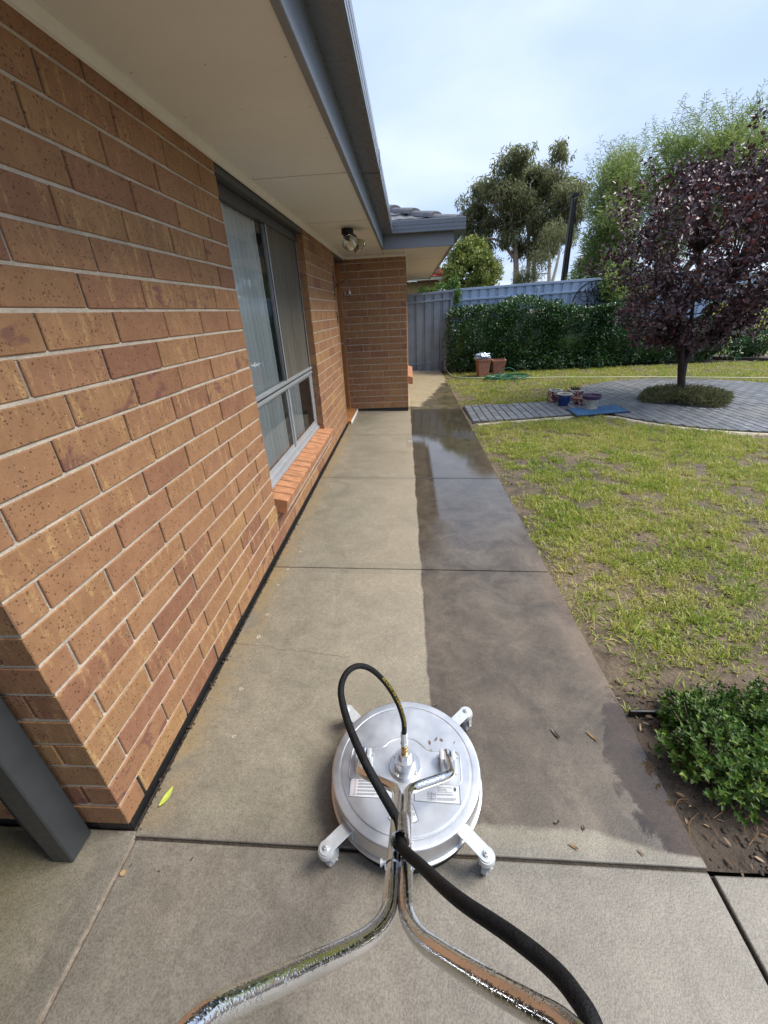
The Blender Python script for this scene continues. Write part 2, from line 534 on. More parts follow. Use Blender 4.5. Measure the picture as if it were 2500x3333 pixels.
def mat_brick(name, island=False):
    m, g, b, o = newmat(name)
    rnd = g.island() if island else g.orand()
    rv = g.new('ShaderNodeCombineXYZ')
    g.put(rv.inputs[0], g.m('MULTIPLY', rnd, 97.0)); g.put(rv.inputs[1], g.m('MULTIPLY', rnd, 41.0)); g.put(rv.inputs[2], g.m('MULTIPLY', rnd, 63.0))
    p = g.vm('ADD', g.pos(), rv.outputs[0])
    r2 = g.m('FRACT', g.m('MULTIPLY', rnd, 17.31))
    r3 = g.m('FRACT', g.m('MULTIPLY', rnd, 53.7))
    base = g.ramp(rnd, [(0.0, (0.29, 0.138, 0.082)), (0.15, (0.36, 0.188, 0.100)), (0.45, (0.40, 0.220, 0.110)), (0.72, (0.37, 0.205, 0.100)), (0.90, (0.43, 0.250, 0.114)), (1.0, (0.34, 0.162, 0.102))])
    n1 = g.noise(p, 7, 4, 0.6); n2 = g.noise(p, 26, 5, 0.65); n3 = g.noise(p, 90, 4, 0.65)
    col = g.mix(g.mapr(n1, 0.3, 0.72, 0, 0.7), base, g.mix(1.0, base, (0.72, 0.66, 0.70), 'MULTIPLY'))
    col = g.mix(g.mapr(n2, 0.3, 0.7, 0, 1), g.mix(1.0, col, (0.84, 0.82, 0.80), 'MULTIPLY'), col)
    # burnt purple blotches on some bricks
    st = g.vm('MULTIPLY', p, (1.0, 1.0, 1.9))
    bl = g.m('MULTIPLY', g.mapr(g.noise(st, 11, 3, 0.5, 0.7), 0.55, 0.63), g.mapr(r2, 0.86, 0.87))
    col = g.mix(g.m('MULTIPLY', bl, 0.62), col, (0.15, 0.06, 0.06))
    # sandy yellow streaks
    sn = g.vm('MULTIPLY', p, (2.4, 2.4, 0.55))
    ye = g.m('MULTIPLY', g.mapr(g.noise(sn, 15, 3, 0.6), 0.52, 0.74), g.mapr(r3, 0.45, 0.5))
    col = g.mix(g.m('MULTIPLY', ye, g.mapr(n3, 0.4, 0.6, 0.1, 0.75)), col, (0.62, 0.41, 0.17))
    # grey vertical run marks
    gr = g.m('MULTIPLY', g.mapr(g.noise(g.vm('MULTIPLY', p, (3, 3, 0.15)), 14, 2), 0.62, 0.66), g.mapr(r2, 0.3, 0.28))
    col = g.mix(g.m('MULTIPLY', gr, 0.45), col, (0.24, 0.14, 0.095))
    # iron specks
    sp = g.voro(g.vm('ADD', p, g.vm('MULTIPLY', g.new('ShaderNodeTexNoise').outputs['Color'], (.01, .01, .01))), 88)
    k = g.m('MULTIPLY', g.mapr(sp, g.mapr(g.noise(p, 31, 2), 0.30, 0.65, 0.14, 0.42), 0.06), g.mapr(g.noise(p, 45, 2), 0.34, 0.48))
    col = g.mix(k, col, (0.065, 0.028, 0.017))
    sp2 = g.voro(g.vm('ADD', p, (5.2, 0.7, 2.2)), 150)
    col = g.mix(g.m('MULTIPLY', g.mapr(sp2, 0.17, 0.08), 0.8), col, (0.12, 0.05, 0.03))
    wh = g.voro(g.vm('ADD', p, (1.2, 9.7, 4.2)), 52)
    col = g.mix(g.mapr(wh, 0.07, 0.045), col, (0.72, 0.58, 0.40))
    g.put(b.inputs['Base Color'], col)
    b.inputs['Roughness'].default_value = 0.78
    b.inputs['Specular IOR Level'].default_value = 0.3
    g.put(b.inputs['Normal'], g.bump(g.m('SUBTRACT', g.m('ADD', g.m('MULTIPLY', n2, 0.5), g.m('MULTIPLY', n3, 0.5)), g.m('MULTIPLY', k, 0.5)), 0.35, 0.006))
    return m


M = {}
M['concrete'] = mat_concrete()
M['brick'] = mat_brick('brick')
M['brick_i'] = mat_brick('brick_joined', True)
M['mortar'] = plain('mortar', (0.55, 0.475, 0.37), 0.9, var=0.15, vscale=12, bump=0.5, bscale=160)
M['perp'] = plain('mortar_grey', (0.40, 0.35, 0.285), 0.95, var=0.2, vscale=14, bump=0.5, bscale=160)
M['dpc'] = plain('black_membrane', (0.012, 0.012, 0.013), 0.5, bump=0.4, bscale=50)
M['soffit'] = plain('soffit_paint', (0.81, 0.81, 0.79), 0.75, var=0.03, vscale=3)
M['trim'] = plain('cream_trim', (0.84, 0.82, 0.77), 0.6, var=0.04)
M['steel_grey'] = plain('grey_painted_steel', (0.17, 0.19, 0.21), 0.38, var=0.06, vscale=4, spec=0.5)
M['gutter'] = plain('gutter_steel', (0.12, 0.14, 0.17), 0.30, var=0.02, vscale=5, spec=0.55)
M['fascia'] = plain('fascia_paint', (0.19, 0.215, 0.25), 0.42, var=0.06, vscale=5)
M['post'] = plain('post_paint', (0.038, 0.042, 0.046), 0.42, var=0.10, vscale=6)
M['alu'] = plain('window_aluminium', (0.52, 0.54, 0.56), 0.40, metal=0.55, var=0.05)
M['alu_dark'] = plain('dark_window_head', (0.060, 0.063, 0.068), 0.45, var=0.1)
M['seal'] = plain('black_rubber', (0.014, 0.014, 0.016), 0.5)
M['timber'] = plain('orange_timber', (0.36, 0.155, 0.055), 0.45, var=0.2, vscale=18)
M['dark'] = plain('dark_interior', (0.02, 0.02, 0.022), 0.8)
M['white'] = plain('white_paint', (0.74, 0.74, 0.71), 0.5, var=0.03)
M['soil'] = None


def mat_glass():
    m, g, b, o = newmat('window_glass')
    g.nt.nodes.remove(b)
    t = g.new('ShaderNodeBsdfTransparent'); t.inputs[0].default_value = (0.95, 0.98, 0.97, 1)
    gl = g.new('ShaderNodeBsdfGlossy'); gl.inputs['Roughness'].default_value = 0.01
    fr = g.new('ShaderNodeFresnel'); fr.inputs[0].default_value = 1.5
    ms = g.new('ShaderNodeMixShader')
    g.put(ms.inputs[0], fr.outputs[0]); g.nt.links.new(t.outputs[0], ms.inputs[1]); g.nt.links.new(gl.outputs[0], ms.inputs[2])
    g.nt.links.new(ms.outputs[0], o.inputs[0])
    return m


M['glass'] = mat_glass()


def mat_curtain():
    m, g, b, o = newmat('sheer_curtain')
    p = g.pos(); x, y, z = g.sep(p)
    n = g.noise(g.vm('MULTIPLY', p, (1, 1, 0.05)), 60, 3)
    g.put(b.inputs['Base Color'], g.mix(g.mapr(n, 0.3, 0.7), (0.86, 0.88, 0.86), (0.95, 0.96, 0.93)))
    b.inputs['Roughness'].default_value = 0.9
    t = g.new('ShaderNodeBsdfTranslucent'); t.inputs[0].default_value = (0.7, 0.72, 0.7, 1)
    ms = g.new('ShaderNodeMixShader'); ms.inputs[0].default_value = 0.12
    g.nt.links.new(b.outputs[0], ms.inputs[1]); g.nt.links.new(t.outputs[0], ms.inputs[2]); g.nt.links.new(ms.outputs[0], o.inputs[0])
    return m


M['curtain'] = mat_curtain()


def mat_screen():
    m, g, b, o = newmat('insect_screen')
    g.put(b.inputs['Base Color'], g.mix(g.mapr(g.noise(g.vm('MULTIPLY', g.pos(), (1, 1, 0.12)), 22, 4), 0.3, 0.7), (0.105, 0.092, 0.07), (0.165, 0.145, 0.11)))
    b.inputs['Roughness'].default_value = 0.85
    t = g.new('ShaderNodeBsdfTransparent')
    ms = g.new('ShaderNodeMixShader'); ms.inputs[0].default_value = 0.25
    g.nt.links.new(b.outputs[0], ms.inputs[1]); g.nt.links.new(t.outputs[0], ms.inputs[2]); g.nt.links.new(ms.outputs[0], o.inputs[0])
    return m


M['screen'] = mat_screen()


def mat_soil():
    m, g, b, o = newmat('soil')
    p = g.pos()
    n1 = g.noise(p, 1.1, 5, 0.6); n2 = g.noise(p, 8, 6, 0.65); n3 = g.noise(p, 60, 5, 0.7)
    c = g.mix(g.mapr(n2, 0.3, 0.7), (0.055, 0.038, 0.024), (0.22, 0.16, 0.105))
    c = g.mix(g.mapr(n1, 0.45, 0.68, 0, 0.8), c, (0.30, 0.225, 0.145))
    c = g.mix(g.mapr(n3, 0.35, 0.65, 0, 1), g.mix(1.0, c, (0.55, 0.52, 0.5), 'MULTIPLY'), c)
    x, y, z = g.sep(p)
    bed = g.m('MULTIPLY', g.mapr(y, 0.62, 0.48), g.mapr(x, 1.7, 1.8))
    c = g.mix(g.m('MULTIPLY', bed, 0.7), c, (0.05, 0.036, 0.026))
    hb = g.mapr(y, 10.4, 10.7)
    c = g.mix(g.m('MULTIPLY', hb, 0.7), c, (0.055, 0.036, 0.024))
    g.put(b.inputs['Base Color'], c)
    g.put(b.inputs['Roughness'], g.mapr(n1, 0.35, 0.6, 0.55, 0.9))
    g.put(b.inputs['Normal'], g.bump(g.m('ADD', g.m('MULTIPLY', n2, 0.5), g.m('MULTIPLY', n3, 0.5)), 0.8, 0.03))
    return m


M['soil'] = mat_soil()


def rotM(zaxis, xaxis=None):
    z = Vector(zaxis).normalized()
    return z.to_track_quat('Z', 'Y').to_matrix()


# ================================================================== ground
def gz(x):
    return -0.035 - 0.032 * x


MB().add([(-150, -60, -0.19), (150, -60, -0.19), (150, 400, -0.19), (-150, 400, -0.19)], [(0, 1, 2, 3)]).build('ground', M['soil'], kind='structure')
# lawn soil with small lumps
nx, ny = 150, 190
X, Y = np.meshgrid(np.linspace(1.78, 12.0, nx), np.linspace(-0.02, 12.6, ny), indexing='ij')
P2 = np.stack([X.ravel(), Y.ravel()], 1)
LUMP = lambda q: -0.108 + 0.028 * (fbm(q, 2.2, 3) - 0.5) + 0.022 * (fbm(q, 9, 5) - 0.5)
Z = LUMP(P2)
i, j = np.meshgrid(np.arange(nx - 1), np.arange(ny - 1), indexing='ij')
a = (i * ny + j).ravel()
me = npmesh('lawn_soil', np.column_stack([P2, Z]), [np.stack([a, a + ny, a + ny + 1, a + 1], 1)])
me.polygons.foreach_set('use_smooth', [True] * len(me.polygons))
link('lawn_soil', me, M['soil'], kind='structure')

# ------------------------------------------------------------------ concrete path
path = empty('concrete_path', (0, 0, 0), kind='structure')
fill = MB()
for x0, x1, y0, y1 in ((0.0, 1.80, -7, 11.35),):
    fill.hexa([(x0, y0, -.17), (x1, y0, -.17), (x1, y1, -.17), (x0, y1, -.17)], [(x0, y0, gz(x0) - .010), (x1, y0, gz(x1) - .010), (x1, y1, gz(x1) - .010), (x0, y1, gz(x0) - .010)])
fill.hexa([(-6, -7, -.17), (-.0, -7, -.17), (-.0, .3, -.17), (-6, .3, -.17)], [(-6, -7, -.051), (-.0, -7, -.051), (-.0, .3, -.051), (-6, .3, -.051)])
fill.hexa([(1.8, -7, -.17), (7, -7, -.17), (7, -.03, -.17), (1.8, -.03, -.17)], [(1.8, -7, -.11), (7, -7, -.11), (7, -.03, -.11), (1.8, -.03, -.11)])
fill.build('joint_dirt', plain('joint_dirt', (0.045, 0.036, 0.027), 0.9, var=0.4, vscale=40, bump=0.8, bscale=90), path)
JY = [-0.021, 1.532, 3.143, 4.746, 6.33, 11.3]


def slab(x0, x1, y0, y1, flat=None):
    zf = (lambda x: flat) if flat is not None else gz
    mb = MB()
    mb.hexa([(x0, y0, zf(x0) - .10), (x1, y0, zf(x1) - .10), (x1, y1, zf(x1) - .10), (x0, y1, zf(x0) - .10)],
            [(x0, y0, zf(x0)), (x1, y0, zf(x1)), (x1, y1, zf(x1)), (x0, y1, zf(x0))])
    return mb.build('slab', M['concrete'], path, bevel=0.0055, seg=3)


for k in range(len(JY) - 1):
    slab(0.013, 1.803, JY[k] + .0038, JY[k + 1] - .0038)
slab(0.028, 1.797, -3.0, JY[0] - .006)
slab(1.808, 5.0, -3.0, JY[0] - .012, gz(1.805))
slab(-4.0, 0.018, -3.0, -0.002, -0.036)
# expansion strip along the apron joint
strip = MB()
strip.hexa([(0.0185, -3, -.08), (0.0265, -3, -.08), (0.0265, -.03, -.08), (0.0185, -.03, -.08)], [(0.0185, -3, -.0335), (0.0265, -3, -.0335), (0.0265, -.03, -.0335), (0.0185, -.03, -.0335)])
strip.build('expansion_strip', plain('pale_joint_strip', (0.27, 0.22, 0.17), 0.9, var=0.3, vscale=50, bump=0.5), path)
# pale drip marks near the wall
for (x, y, r) in ((.145, 1.72, .011), (.115, 1.50, .012), (.10, 1.33, .011), (.115, 1.06, .013), (.125, .885, .014), (.10, 2.0, .009), (.155, .56, .012), (.21, .335, .010), (.13, 2.5, .009), (.16, 2.9, .008)):
    mb = MB(); n = 14; a0 = random.random() * 6
    ro = [r * random.uniform(.75, 1.15) for _ in range(n)]
    vs = []; r *= .75
    ro = [v_ * .75 for v_ in ro]
    for q in range(n):
        t = a0 + 2 * math.pi * q / n
        xx, yy = x + ro[q] * math.cos(t), y + ro[q] * math.sin(t); vs.append((xx, yy, gz(xx) + .0012))
        xx, yy = x + ro[q] * .55 * math.cos(t), y + ro[q] * .55 * math.sin(t); vs.append((xx, yy, gz(xx) + .0008))
    mb.add(vs, [(2 * q, 2 * ((q + 1) % n), 2 * ((q + 1) % n) + 1, 2 * q + 1) for q in range(n)])
    mb.build('drip_mark', M['mortar'], path)

# ================================================================== house
house = empty('brick_house', (0, 0, 0), 'single-storey orange brick house with grey gutter and white eave lining', 'house')
CO, BL, BH, JT = 0.1, 0.29, 0.09, 0.01
BMESH = {}


def brick_obj(x0, x1, y0, y1, z0, parent, joined=None):
    """one brick filling the box"""
    if joined is not None:
        joined.append((x0, x1, y0, y1, z0)); return
    key = (round(x1 - x0, 3), round(y1 - y0, 3))
    if key not in BMESH:
        BMESH[key] = MB().box(0, x1 - x0, 0, y1 - y0, 0, BH).mesh('brick', bevel=0.0025)
    j = lambda s: random.uniform(-s, s)
    link('brick', BMESH[key], M['brick'], parent, loc=(x0 + j(.0012), y0 + j(.0012), z0 + j(.001)), rot=(j(.003), j(.002), j(.003)))


def joined_bricks(name, lst, parent):
    if not lst: return
    mb = MB()
    for q in lst: mb.box(q[0], q[1], q[2], q[3], q[4], q[4] + BH)
    mb.build(name, M['brick_i'], parent, kind='stuff')


WY0, WY1 = 1.79, 3.62
DY0, DY1 = 5.30, 6.10
FX1, FY = 0.904, 6.19
NC = 22
SILLC = 3          # full courses under the window sill
# ---- long wall along the path: mortar core is the part, bricks its pieces
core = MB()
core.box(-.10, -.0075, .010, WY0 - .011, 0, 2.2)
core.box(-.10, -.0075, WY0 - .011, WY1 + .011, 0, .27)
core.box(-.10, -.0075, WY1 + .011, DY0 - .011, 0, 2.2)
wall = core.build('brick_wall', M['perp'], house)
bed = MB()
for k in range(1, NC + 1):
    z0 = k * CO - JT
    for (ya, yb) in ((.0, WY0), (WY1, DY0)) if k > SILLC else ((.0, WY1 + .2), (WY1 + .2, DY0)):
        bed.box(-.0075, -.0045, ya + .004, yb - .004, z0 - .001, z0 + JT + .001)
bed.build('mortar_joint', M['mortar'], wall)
seg2 = []
for k in range(NC):
    z0 = k * CO
    odd = (k % 2 == 0)                         # first, third... course starts with a header
    segs = [(0.0, WY0), (WY1, DY0)] if k >= SILLC else [(0.0, DY0)]
    if odd:
        j0 = 0.1
        brick_obj(-BL, 0, 0, .09, z0, wall)
    else:
        j0 = 0.0
    for (ya, yb) in segs:
        if ya == 0.0:
            y = j0
        else:
            y = ya if not odd else ya
            if odd:
                brick_obj(-.09, 0, y, y + .19, z0, wall, seg2); y += .20
        while y < yb - .02:
            y1 = min(y + BL, yb)
            if y1 - y > .035:
                brick_obj(-.09, 0, y, y1, z0, wall, seg2 if y >= WY1 else None)
            y += BL + JT
joined_bricks('brickwork', seg2, wall)
for yw in (.095, .695, 1.295):
    MB().box(-.0074, -.0025, yw - .0045, yw + .0045, .001, .089).build('weep_hole', M['seal'], wall)
MB().box(-.0074, -.0012, WY0 - .004, WY0 + .004, 0.0, .30).build('expansion_gap', M['seal'], wall)
dp = MB(); dp.box(-.11, -.004, -.0, DY0, -.09, -.001); dp.box(-2.6, -.0, .004, .05, -.09, -.001)
dp.build('damp_course', M['dpc'], house)
# ---- short return towards the carport (faces the camera side)
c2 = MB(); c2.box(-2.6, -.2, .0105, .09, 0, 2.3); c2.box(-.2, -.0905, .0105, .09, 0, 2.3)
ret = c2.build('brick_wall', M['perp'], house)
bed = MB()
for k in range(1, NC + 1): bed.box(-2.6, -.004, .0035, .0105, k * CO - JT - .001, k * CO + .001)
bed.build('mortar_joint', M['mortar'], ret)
rest = []
for k in range(NC):
    x = -.30 if k % 2 == 0 else -.1
    while x > -2.6:
        brick_obj(x - BL, x, 0, .09, k * CO, ret, None if (x > -.45 and k < 11) else rest)
        x -= BL + JT
joined_bricks('brickwork', rest, ret)
# ---- far wall facing the camera, and the wing beyond it
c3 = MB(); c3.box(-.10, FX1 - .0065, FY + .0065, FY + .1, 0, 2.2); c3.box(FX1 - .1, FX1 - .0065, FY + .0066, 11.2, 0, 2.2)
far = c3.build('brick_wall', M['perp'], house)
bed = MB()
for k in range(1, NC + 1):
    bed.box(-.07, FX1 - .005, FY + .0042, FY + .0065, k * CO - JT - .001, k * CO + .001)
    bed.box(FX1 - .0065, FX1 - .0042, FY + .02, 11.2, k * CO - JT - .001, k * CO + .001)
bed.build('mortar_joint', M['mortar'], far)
rest = []
for k in range(NC):
    z0 = k * CO
    odd = (k % 2 == 1)
    x = FX1
    if not odd:
        brick_obj(FX1 - BL, FX1, FY, FY + .09, z0, far); x -= BL + JT
    else:
        brick_obj(FX1 - .09, FX1, FY, FY + BL, z0, far); x -= .10
    while x > -.06:
        x0 = max(x - BL, -.068)
        if x - x0 > .03: brick_obj(x0, x, FY, FY + .09, z0, far)
        x -= BL + JT
    y = FY + (BL + JT if odd else .10)
    while y < 11.1:
        rest.append((FX1 - .09, FX1, y, y + BL, z0)); y += BL + JT
joined_bricks('brickwork', rest, far)
MB().box(-.08, FX1 - .002, FY + .004, FY + .05, -.09, -.001).build('damp_course', M['dpc'], house)

# ---- window sill of bricks on edge
sillmat = plain('sill_brick', (0.44, 0.205, 0.098), 0.75, var=0.22, vscale=16, bump=0.4, bscale=120)
sill = MB().box(-.10, .07, WY0 + .03, WY1 + .03, .232, .272).build('window_sill', M['perp'], house)
sm = None
ang = math.atan2(.07, .17)
n = 17
pitch = (WY1 - WY0 + .06) / n
for k in range(n):
    ya = WY0 + .012 + k * pitch
    if sm is None:
        mb = MB(); W_ = pitch - .009
        mb.hexa([(-.085, 0, -.10), (.085, 0, -.10), (.085, W_, -.10), (-.085, W_, -.10)], [(-.085, 0, 0), (.085, 0, 0), (.085, W_, 0), (-.085, W_, 0)])
        sm = mb.mesh('brick', bevel=.003)
        sm.materials.append(sillmat)
    link('brick', sm, None, sill, loc=(.003, ya, .338 + random.uniform(-.0015, .0015)), rot=(0, ang * .55, 0))
# far wing's sill
fs = MB().box(FX1 - .05, FX1 + .05, 6.98, 8.6, .26, .30).build('window_sill', M['perp'], house)
for k in range(15):
    mb = MB(); ya = 6.97 + k * .105
    mb.hexa([(FX1 - .08, ya, .27), (FX1 + .085, ya, .24), (FX1 + .085, ya + .096, .24), (FX1 - .08, ya + .096, .27)], [(FX1 - .08, ya, .41), (FX1 + .085, ya, .365), (FX1 + .085, ya + .096, .365), (FX1 - .08, ya + .096, .41)])
    mb.build('brick', sillmat, fs, bevel=.003)

# ---- window
win = MB()
FXa, FXb = -.100, -.066
def bar(mb, ya, yb, za, zb, xa=FXa, xb=FXb): mb.box(xa, xb, ya, yb, za, zb)
bar(win, WY0 + .004, WY0 + .045, .36, 2.09); bar(win, WY1 - .045, WY1 - .004, .36, 2.09)
bar(win, WY0 + .045, WY1 - .045, .36, .415); bar(win, WY0 + .045, WY1 - .045, .925, .985)
bar(win, 2.712, 2.752, .985, 2.045)
wino = win.build('window', M['alu'], house, bevel=.002)
hd = MB(); hd.box(-.105, -.058, WY0 + .004, WY1 - .004, 2.045, 2.105); hd.build('window_head', M['alu_dark'], wino, bevel=.002)
ln = MB(); ln.box(-.10, -.006, WY0 - .0, WY1 + .0, 2.108, 2.19); ln.build('lintel', M['alu_dark'], house)
tr = MB(); tr.box(-.066, -.052, WY0 + .004, WY1 - .004, .965, .985); tr.box(-.066, -.056, WY0 + .004, WY1 - .004, .925, .945); tr.build('transom_bead', M['alu'], wino, bevel=.001)
sash = MB()
for (ya, yb) in ((WY0 + .045, 2.755), (2.745, WY1 - .045)):
    xo = -.088 if ya < 2 else -.074
    sash.box(xo - .012, xo, ya, ya + .028, .415, .925); sash.box(xo - .012, xo, yb - .028, yb, .415, .925)
    sash.box(xo - .012, xo, ya + .028, yb - .028, .415, .445); sash.box(xo - .012, xo, ya + .028, yb - .028, .90, .925)
sash.build('sash', M['alu'], wino, bevel=.0015)
track = MB(); track.box(-.066, -.045, WY0 + .004, WY1 - .004, .362, .376); track.box(-.064, -.058, WY0 + .004, WY1 - .004, .376, .392); track.build('sill_track', M['alu'], wino)
seal = MB()
seal.box(-.0655, -.062, 2.700, 2.712, .985, 2.045); seal.box(-.0655, -.062, WY1 - .058, WY1 - .046, .985, 2.045); seal.box(-.0655, -.0635, WY0 + .045, WY1 - .045, .950, .958)
seal.build('rubber_seal', M['seal'], wino)
def pane(ya, yb, za, zb, x): return MB().add([(x, ya, za), (x, yb, za), (x, yb, zb), (x, ya, zb)], [(0, 1, 2, 3)]).build('pane', M['glass'], wino)
pane(WY0 + .045, 2.712, .985, 2.045, -.082)
pane(2.752, WY1 - .045, .985, 2.045, -.090)
pane(WY0 + .073, 2.727, .445, .90, -.094)
pane(2.773, WY1 - .073, .445, .90, -.080)
sc_ = MB(); sc_.add([(-.072, 2.754, .987), (-.072, WY1 - .047, .987), (-.072, WY1 - .047, 2.043), (-.072, 2.754, 2.043)], [(0, 1, 2, 3)])
sc_.build('insect_screen', M['screen'], wino)
# inner room: sill board, curtain, dark back
room = MB(); room.box(-.30, -.101, WY0 - .0, WY1 + .0, .345, .372); room.build('inner_sill', M['white'], wino)
rm = MB()
rm.add([(-.8, WY0 - .3, .2), (-.8, WY1 + .3, .2), (-.8, WY1 + .3, 2.3), (-.8, WY0 - .3, 2.3), (-.101, WY1 + .02, .2), (-.101, WY1 + .02, 2.3), (-.101, WY0 - .02, .2), (-.101, WY0 - .02, 2.3)],
       [(0, 1, 2, 3), (1, 4, 5, 2), (6, 0, 3, 7)])
rm.build('room_lining', plain('room_wall', (0.66, 0.68, 0.66), 0.8), wino)
rc = MB(); rc.add([(-.8, WY0 - .3, 2.2), (-.8, WY1 + .3, 2.2), (-.101, WY1 + .3, 2.2), (-.101, WY0 - .3, 2.2)], [(0, 1, 2, 3)]); rc.build('room_ceiling', M['dark'], wino)
def curtain(ya, yb, za, zb, x, amp=.022, lam=.105, seed=0):
    n = int((yb - ya) / .006); vs = []; fs = []
    rs = random.Random(seed); ph = rs.random() * 6
    for q in range(n + 1):
        y = ya + (yb - ya) * q / n
        for r_, z in enumerate((za, (za + zb) / 2, zb)):
            t = y / lam * 2 * math.pi + ph + .9 * math.sin(y * 9 + seed)
            vs.append((x + amp * math.sin(t) + amp * .45 * math.sin(t * 2.3 + 1), y + (.03 * (1 - r_ / 2) if yb < 2.7 else 0) * (q / n), z))
    for q in range(n):
        for r_ in range(2):
            a = q * 3 + r_; fs.append((a, a + 3, a + 4, a + 1))
    MB().add(vs, fs).build('curtain', M['curtain'], wino, smooth=180)
curtain(WY0 - .02, 2.62, .372, 2.12, -.122, amp=.011, seed=3)
curtain(2.80, 3.22, .372, 2.12, -.122, amp=.011, seed=5)
# ---- door recess, timber frame and threshold
door = empty('front_door', (0, 0, 0))
door.parent = house
dj = MB(); dj.box(-.30, -.06, DY1 + .0, FY + .004, -.02, 2.11); dj.box(-.12, -.075, DY0 + .03, DY0 + .075, 0, 2.11)
dj.build('timber_jamb', M['timber'], door, bevel=.003)
dh = MB(); dh.box(-.30, -.008, DY0 - .0, FY + .0, 2.112, 2.19); dh.build('door_head', M['alu_dark'], door)
dl = MB(); dl.box(-.17, -.13, DY0 + .0, DY1, .02, 2.11); dl.build('door_leaf', plain('dark_screen_door', (0.03, 0.034, 0.04), 0.5), door)
dt_ = MB(); dt_.hexa([(-.13, DY0, -.06), (.05, DY0 + .02, -.06), (.05, FY - .01, -.06), (-.13, FY - .01, -.06)], [(-.13, DY0, .035), (.05, DY0 + .02, .008), (.05, FY - .01, .008), (-.13, FY - .01, .035)])
dt_.build('threshold', M['timber'], door, bevel=.004)
dk = MB(); dk.box(.05, .056, DY0 + .02, FY - .01, -.06, .006); dk.build('threshold_edge', M['trim'], door)
dk = MB(); dk.box(-.129, -.115, DY1 - .12, DY1 - .05, .98, 1.10); dk.box(-.115, -.07, DY1 - .10, DY1 - .085, 1.03, 1.045); dk.build('door_handle', M['alu'], door, bevel=.003)

# ---- eaves
SZ = 2.178
EX, EY, FE = .598, 5.50, 1.495
sof = empty('eave_lining', (0, 0, 0)); sof.parent = house
def sp(x0, x1, y0, y1):
    MB().box(x0, x1, y0, y1, SZ, SZ + .008).build('soffit_panel', M['soffit'], sof)
jg = .0065
ys = [-6.0, -2.6, -.2, 2.262, 3.63, EY + .02]
for a_, b_ in zip(ys[:-1], ys[1:]): sp(-.0, EX, a_ + jg, b_ - jg)
sp(.0, .593, EY + .026, FY); sp(.601, FE, EY + .028, 5.93)
for a_, b_ in ((5.94, 6.9), (6.91, 8.3), (8.31, 9.9), (9.91, 12.0)): sp(FX1 - .02, FE, a_, b_)
sp(.601, FX1 - .03, 5.94, FY)
bt = MB(); bt.box(0, EX - .002, -6, EY + .03, SZ + .0085, SZ + .012); bt.box(EX + .031, FE - .002, EY + .031, 12.0, SZ + .0085, SZ + .012); bt.box(0, EX + .030, EY + .031, FY, SZ + .0085, SZ + .012); bt.build('batten', M['perp'], sof)
nh = MB().lathe([(.0042, 0), (.0036, -.0012), (.001, -.0016)], (0, 0, 0), 8).mesh('nail_head')
nh.materials.append(plain('painted_nail', (0.62, 0.60, 0.55), 0.6))
for yy_ in (.35, .7, 1.05, 1.4, 1.75, 2.22, 2.31, 2.7, 3.1, 3.58, 3.68, 4.1, 4.55, 5.0):
    for xx_ in (.06, .30, .57):
        link('nail_head', nh, None, sof, loc=(xx_ + random.uniform(-.006, .006), yy_ + random.uniform(-.02, .02), SZ - .0002))
tm = MB()
tm.add([(.001, -6, SZ - .034), (.012, -6, SZ - .030), (.034, -6, SZ - .006), (.034, -6, SZ), (.001, -6, SZ), (.001, FY, SZ - .034), (.012, FY, SZ - .030), (.034, FY, SZ - .006), (.034, FY, SZ), (.001, FY, SZ)],
       [(0, 1, 6, 5), (1, 2, 7, 6), (2, 3, 8, 7)])
tm.add([(.03, FY - .001, SZ - .03), (.03, FY - .03, SZ - .006), (.03, FY - .03, SZ), (FX1 + .001, FY - .001, SZ - .03), (FX1 + .03, FY - .03, SZ - .006), (FX1 + .03, FY - .03, SZ)], [(0, 3, 4, 1), (1, 4, 5, 2)])
tm.add([(FX1 + .001, FY - .001, SZ - .03), (FX1 + .03, FY - .03, SZ - .006), (FX1 + .03, FY - .03, SZ), (FX1 + .001, 12, SZ - .03), (FX1 + .03, 12, SZ - .006), (FX1 + .03, 12, SZ)], [(0, 3, 4, 1), (1, 4, 5, 2)])
tm.build('cornice_bead', M['trim'], sof)
fa = MB()
fa.box(EX, EX + .028, -6, EY + .03, SZ - .014, SZ + .15)
fa.box(EX + .028, FE + .03, EY, EY + .028, SZ - .014, SZ + .15)
fa.box(FE, FE + .03, EY + .0285, 12, SZ - .014, SZ + .15)
fa.build('fascia', M['fascia'], house, bevel=.003)
gprof = [(0, .0), (.118, -.004), (.126, .0), (.126, .022), (.123, .026), (.123, .030), (.126, .034), (.126, .062), (.123, .066), (.123, .070), (.126, .074), (.126, .122), (.120, .128), (.110, .124), (.114, .116), (.114, .006), (.004, .010)]
GZ = SZ + .136
def gutter(pa, pb, dirx, diry, ma=0, mb_=0):
    """extrude profile from pa to pb, profile outwards (dirx,diry); ma/mb mitre amounts"""
    mb = MB(); vs = []
    L_ = Vector((pb[0] - pa[0], pb[1] - pa[1], 0)).normalized()
    for (P_, mt) in ((pa, ma), (pb, mb_)):
        for (o_, z_) in gprof:
            vs.append((P_[0] + dirx * o_ + L_.x * o_ * mt, P_[1] + diry * o_ + L_.y * o_ * mt, GZ + z_))
    n_ = len(gprof)
    mb.add(vs, [(k, k + 1, n_ + k + 1, n_ + k) for k in range(n_ - 1)])
    return mb.build('gutter', M['gutter'], house)
gutter((EX + .029, -6), (EX + .029, EY - .001), 1, 0, 0, -1)
gsave = gprof; gprof = [(a_ + (.0025 if a_ > .05 else 0), b_ - (.0025 if b_ < .01 else 0)) for a_, b_ in gsave]
gutter((EX + .029, 2.86), (EX + .029, 2.96), 1, 0); gprof = gsave
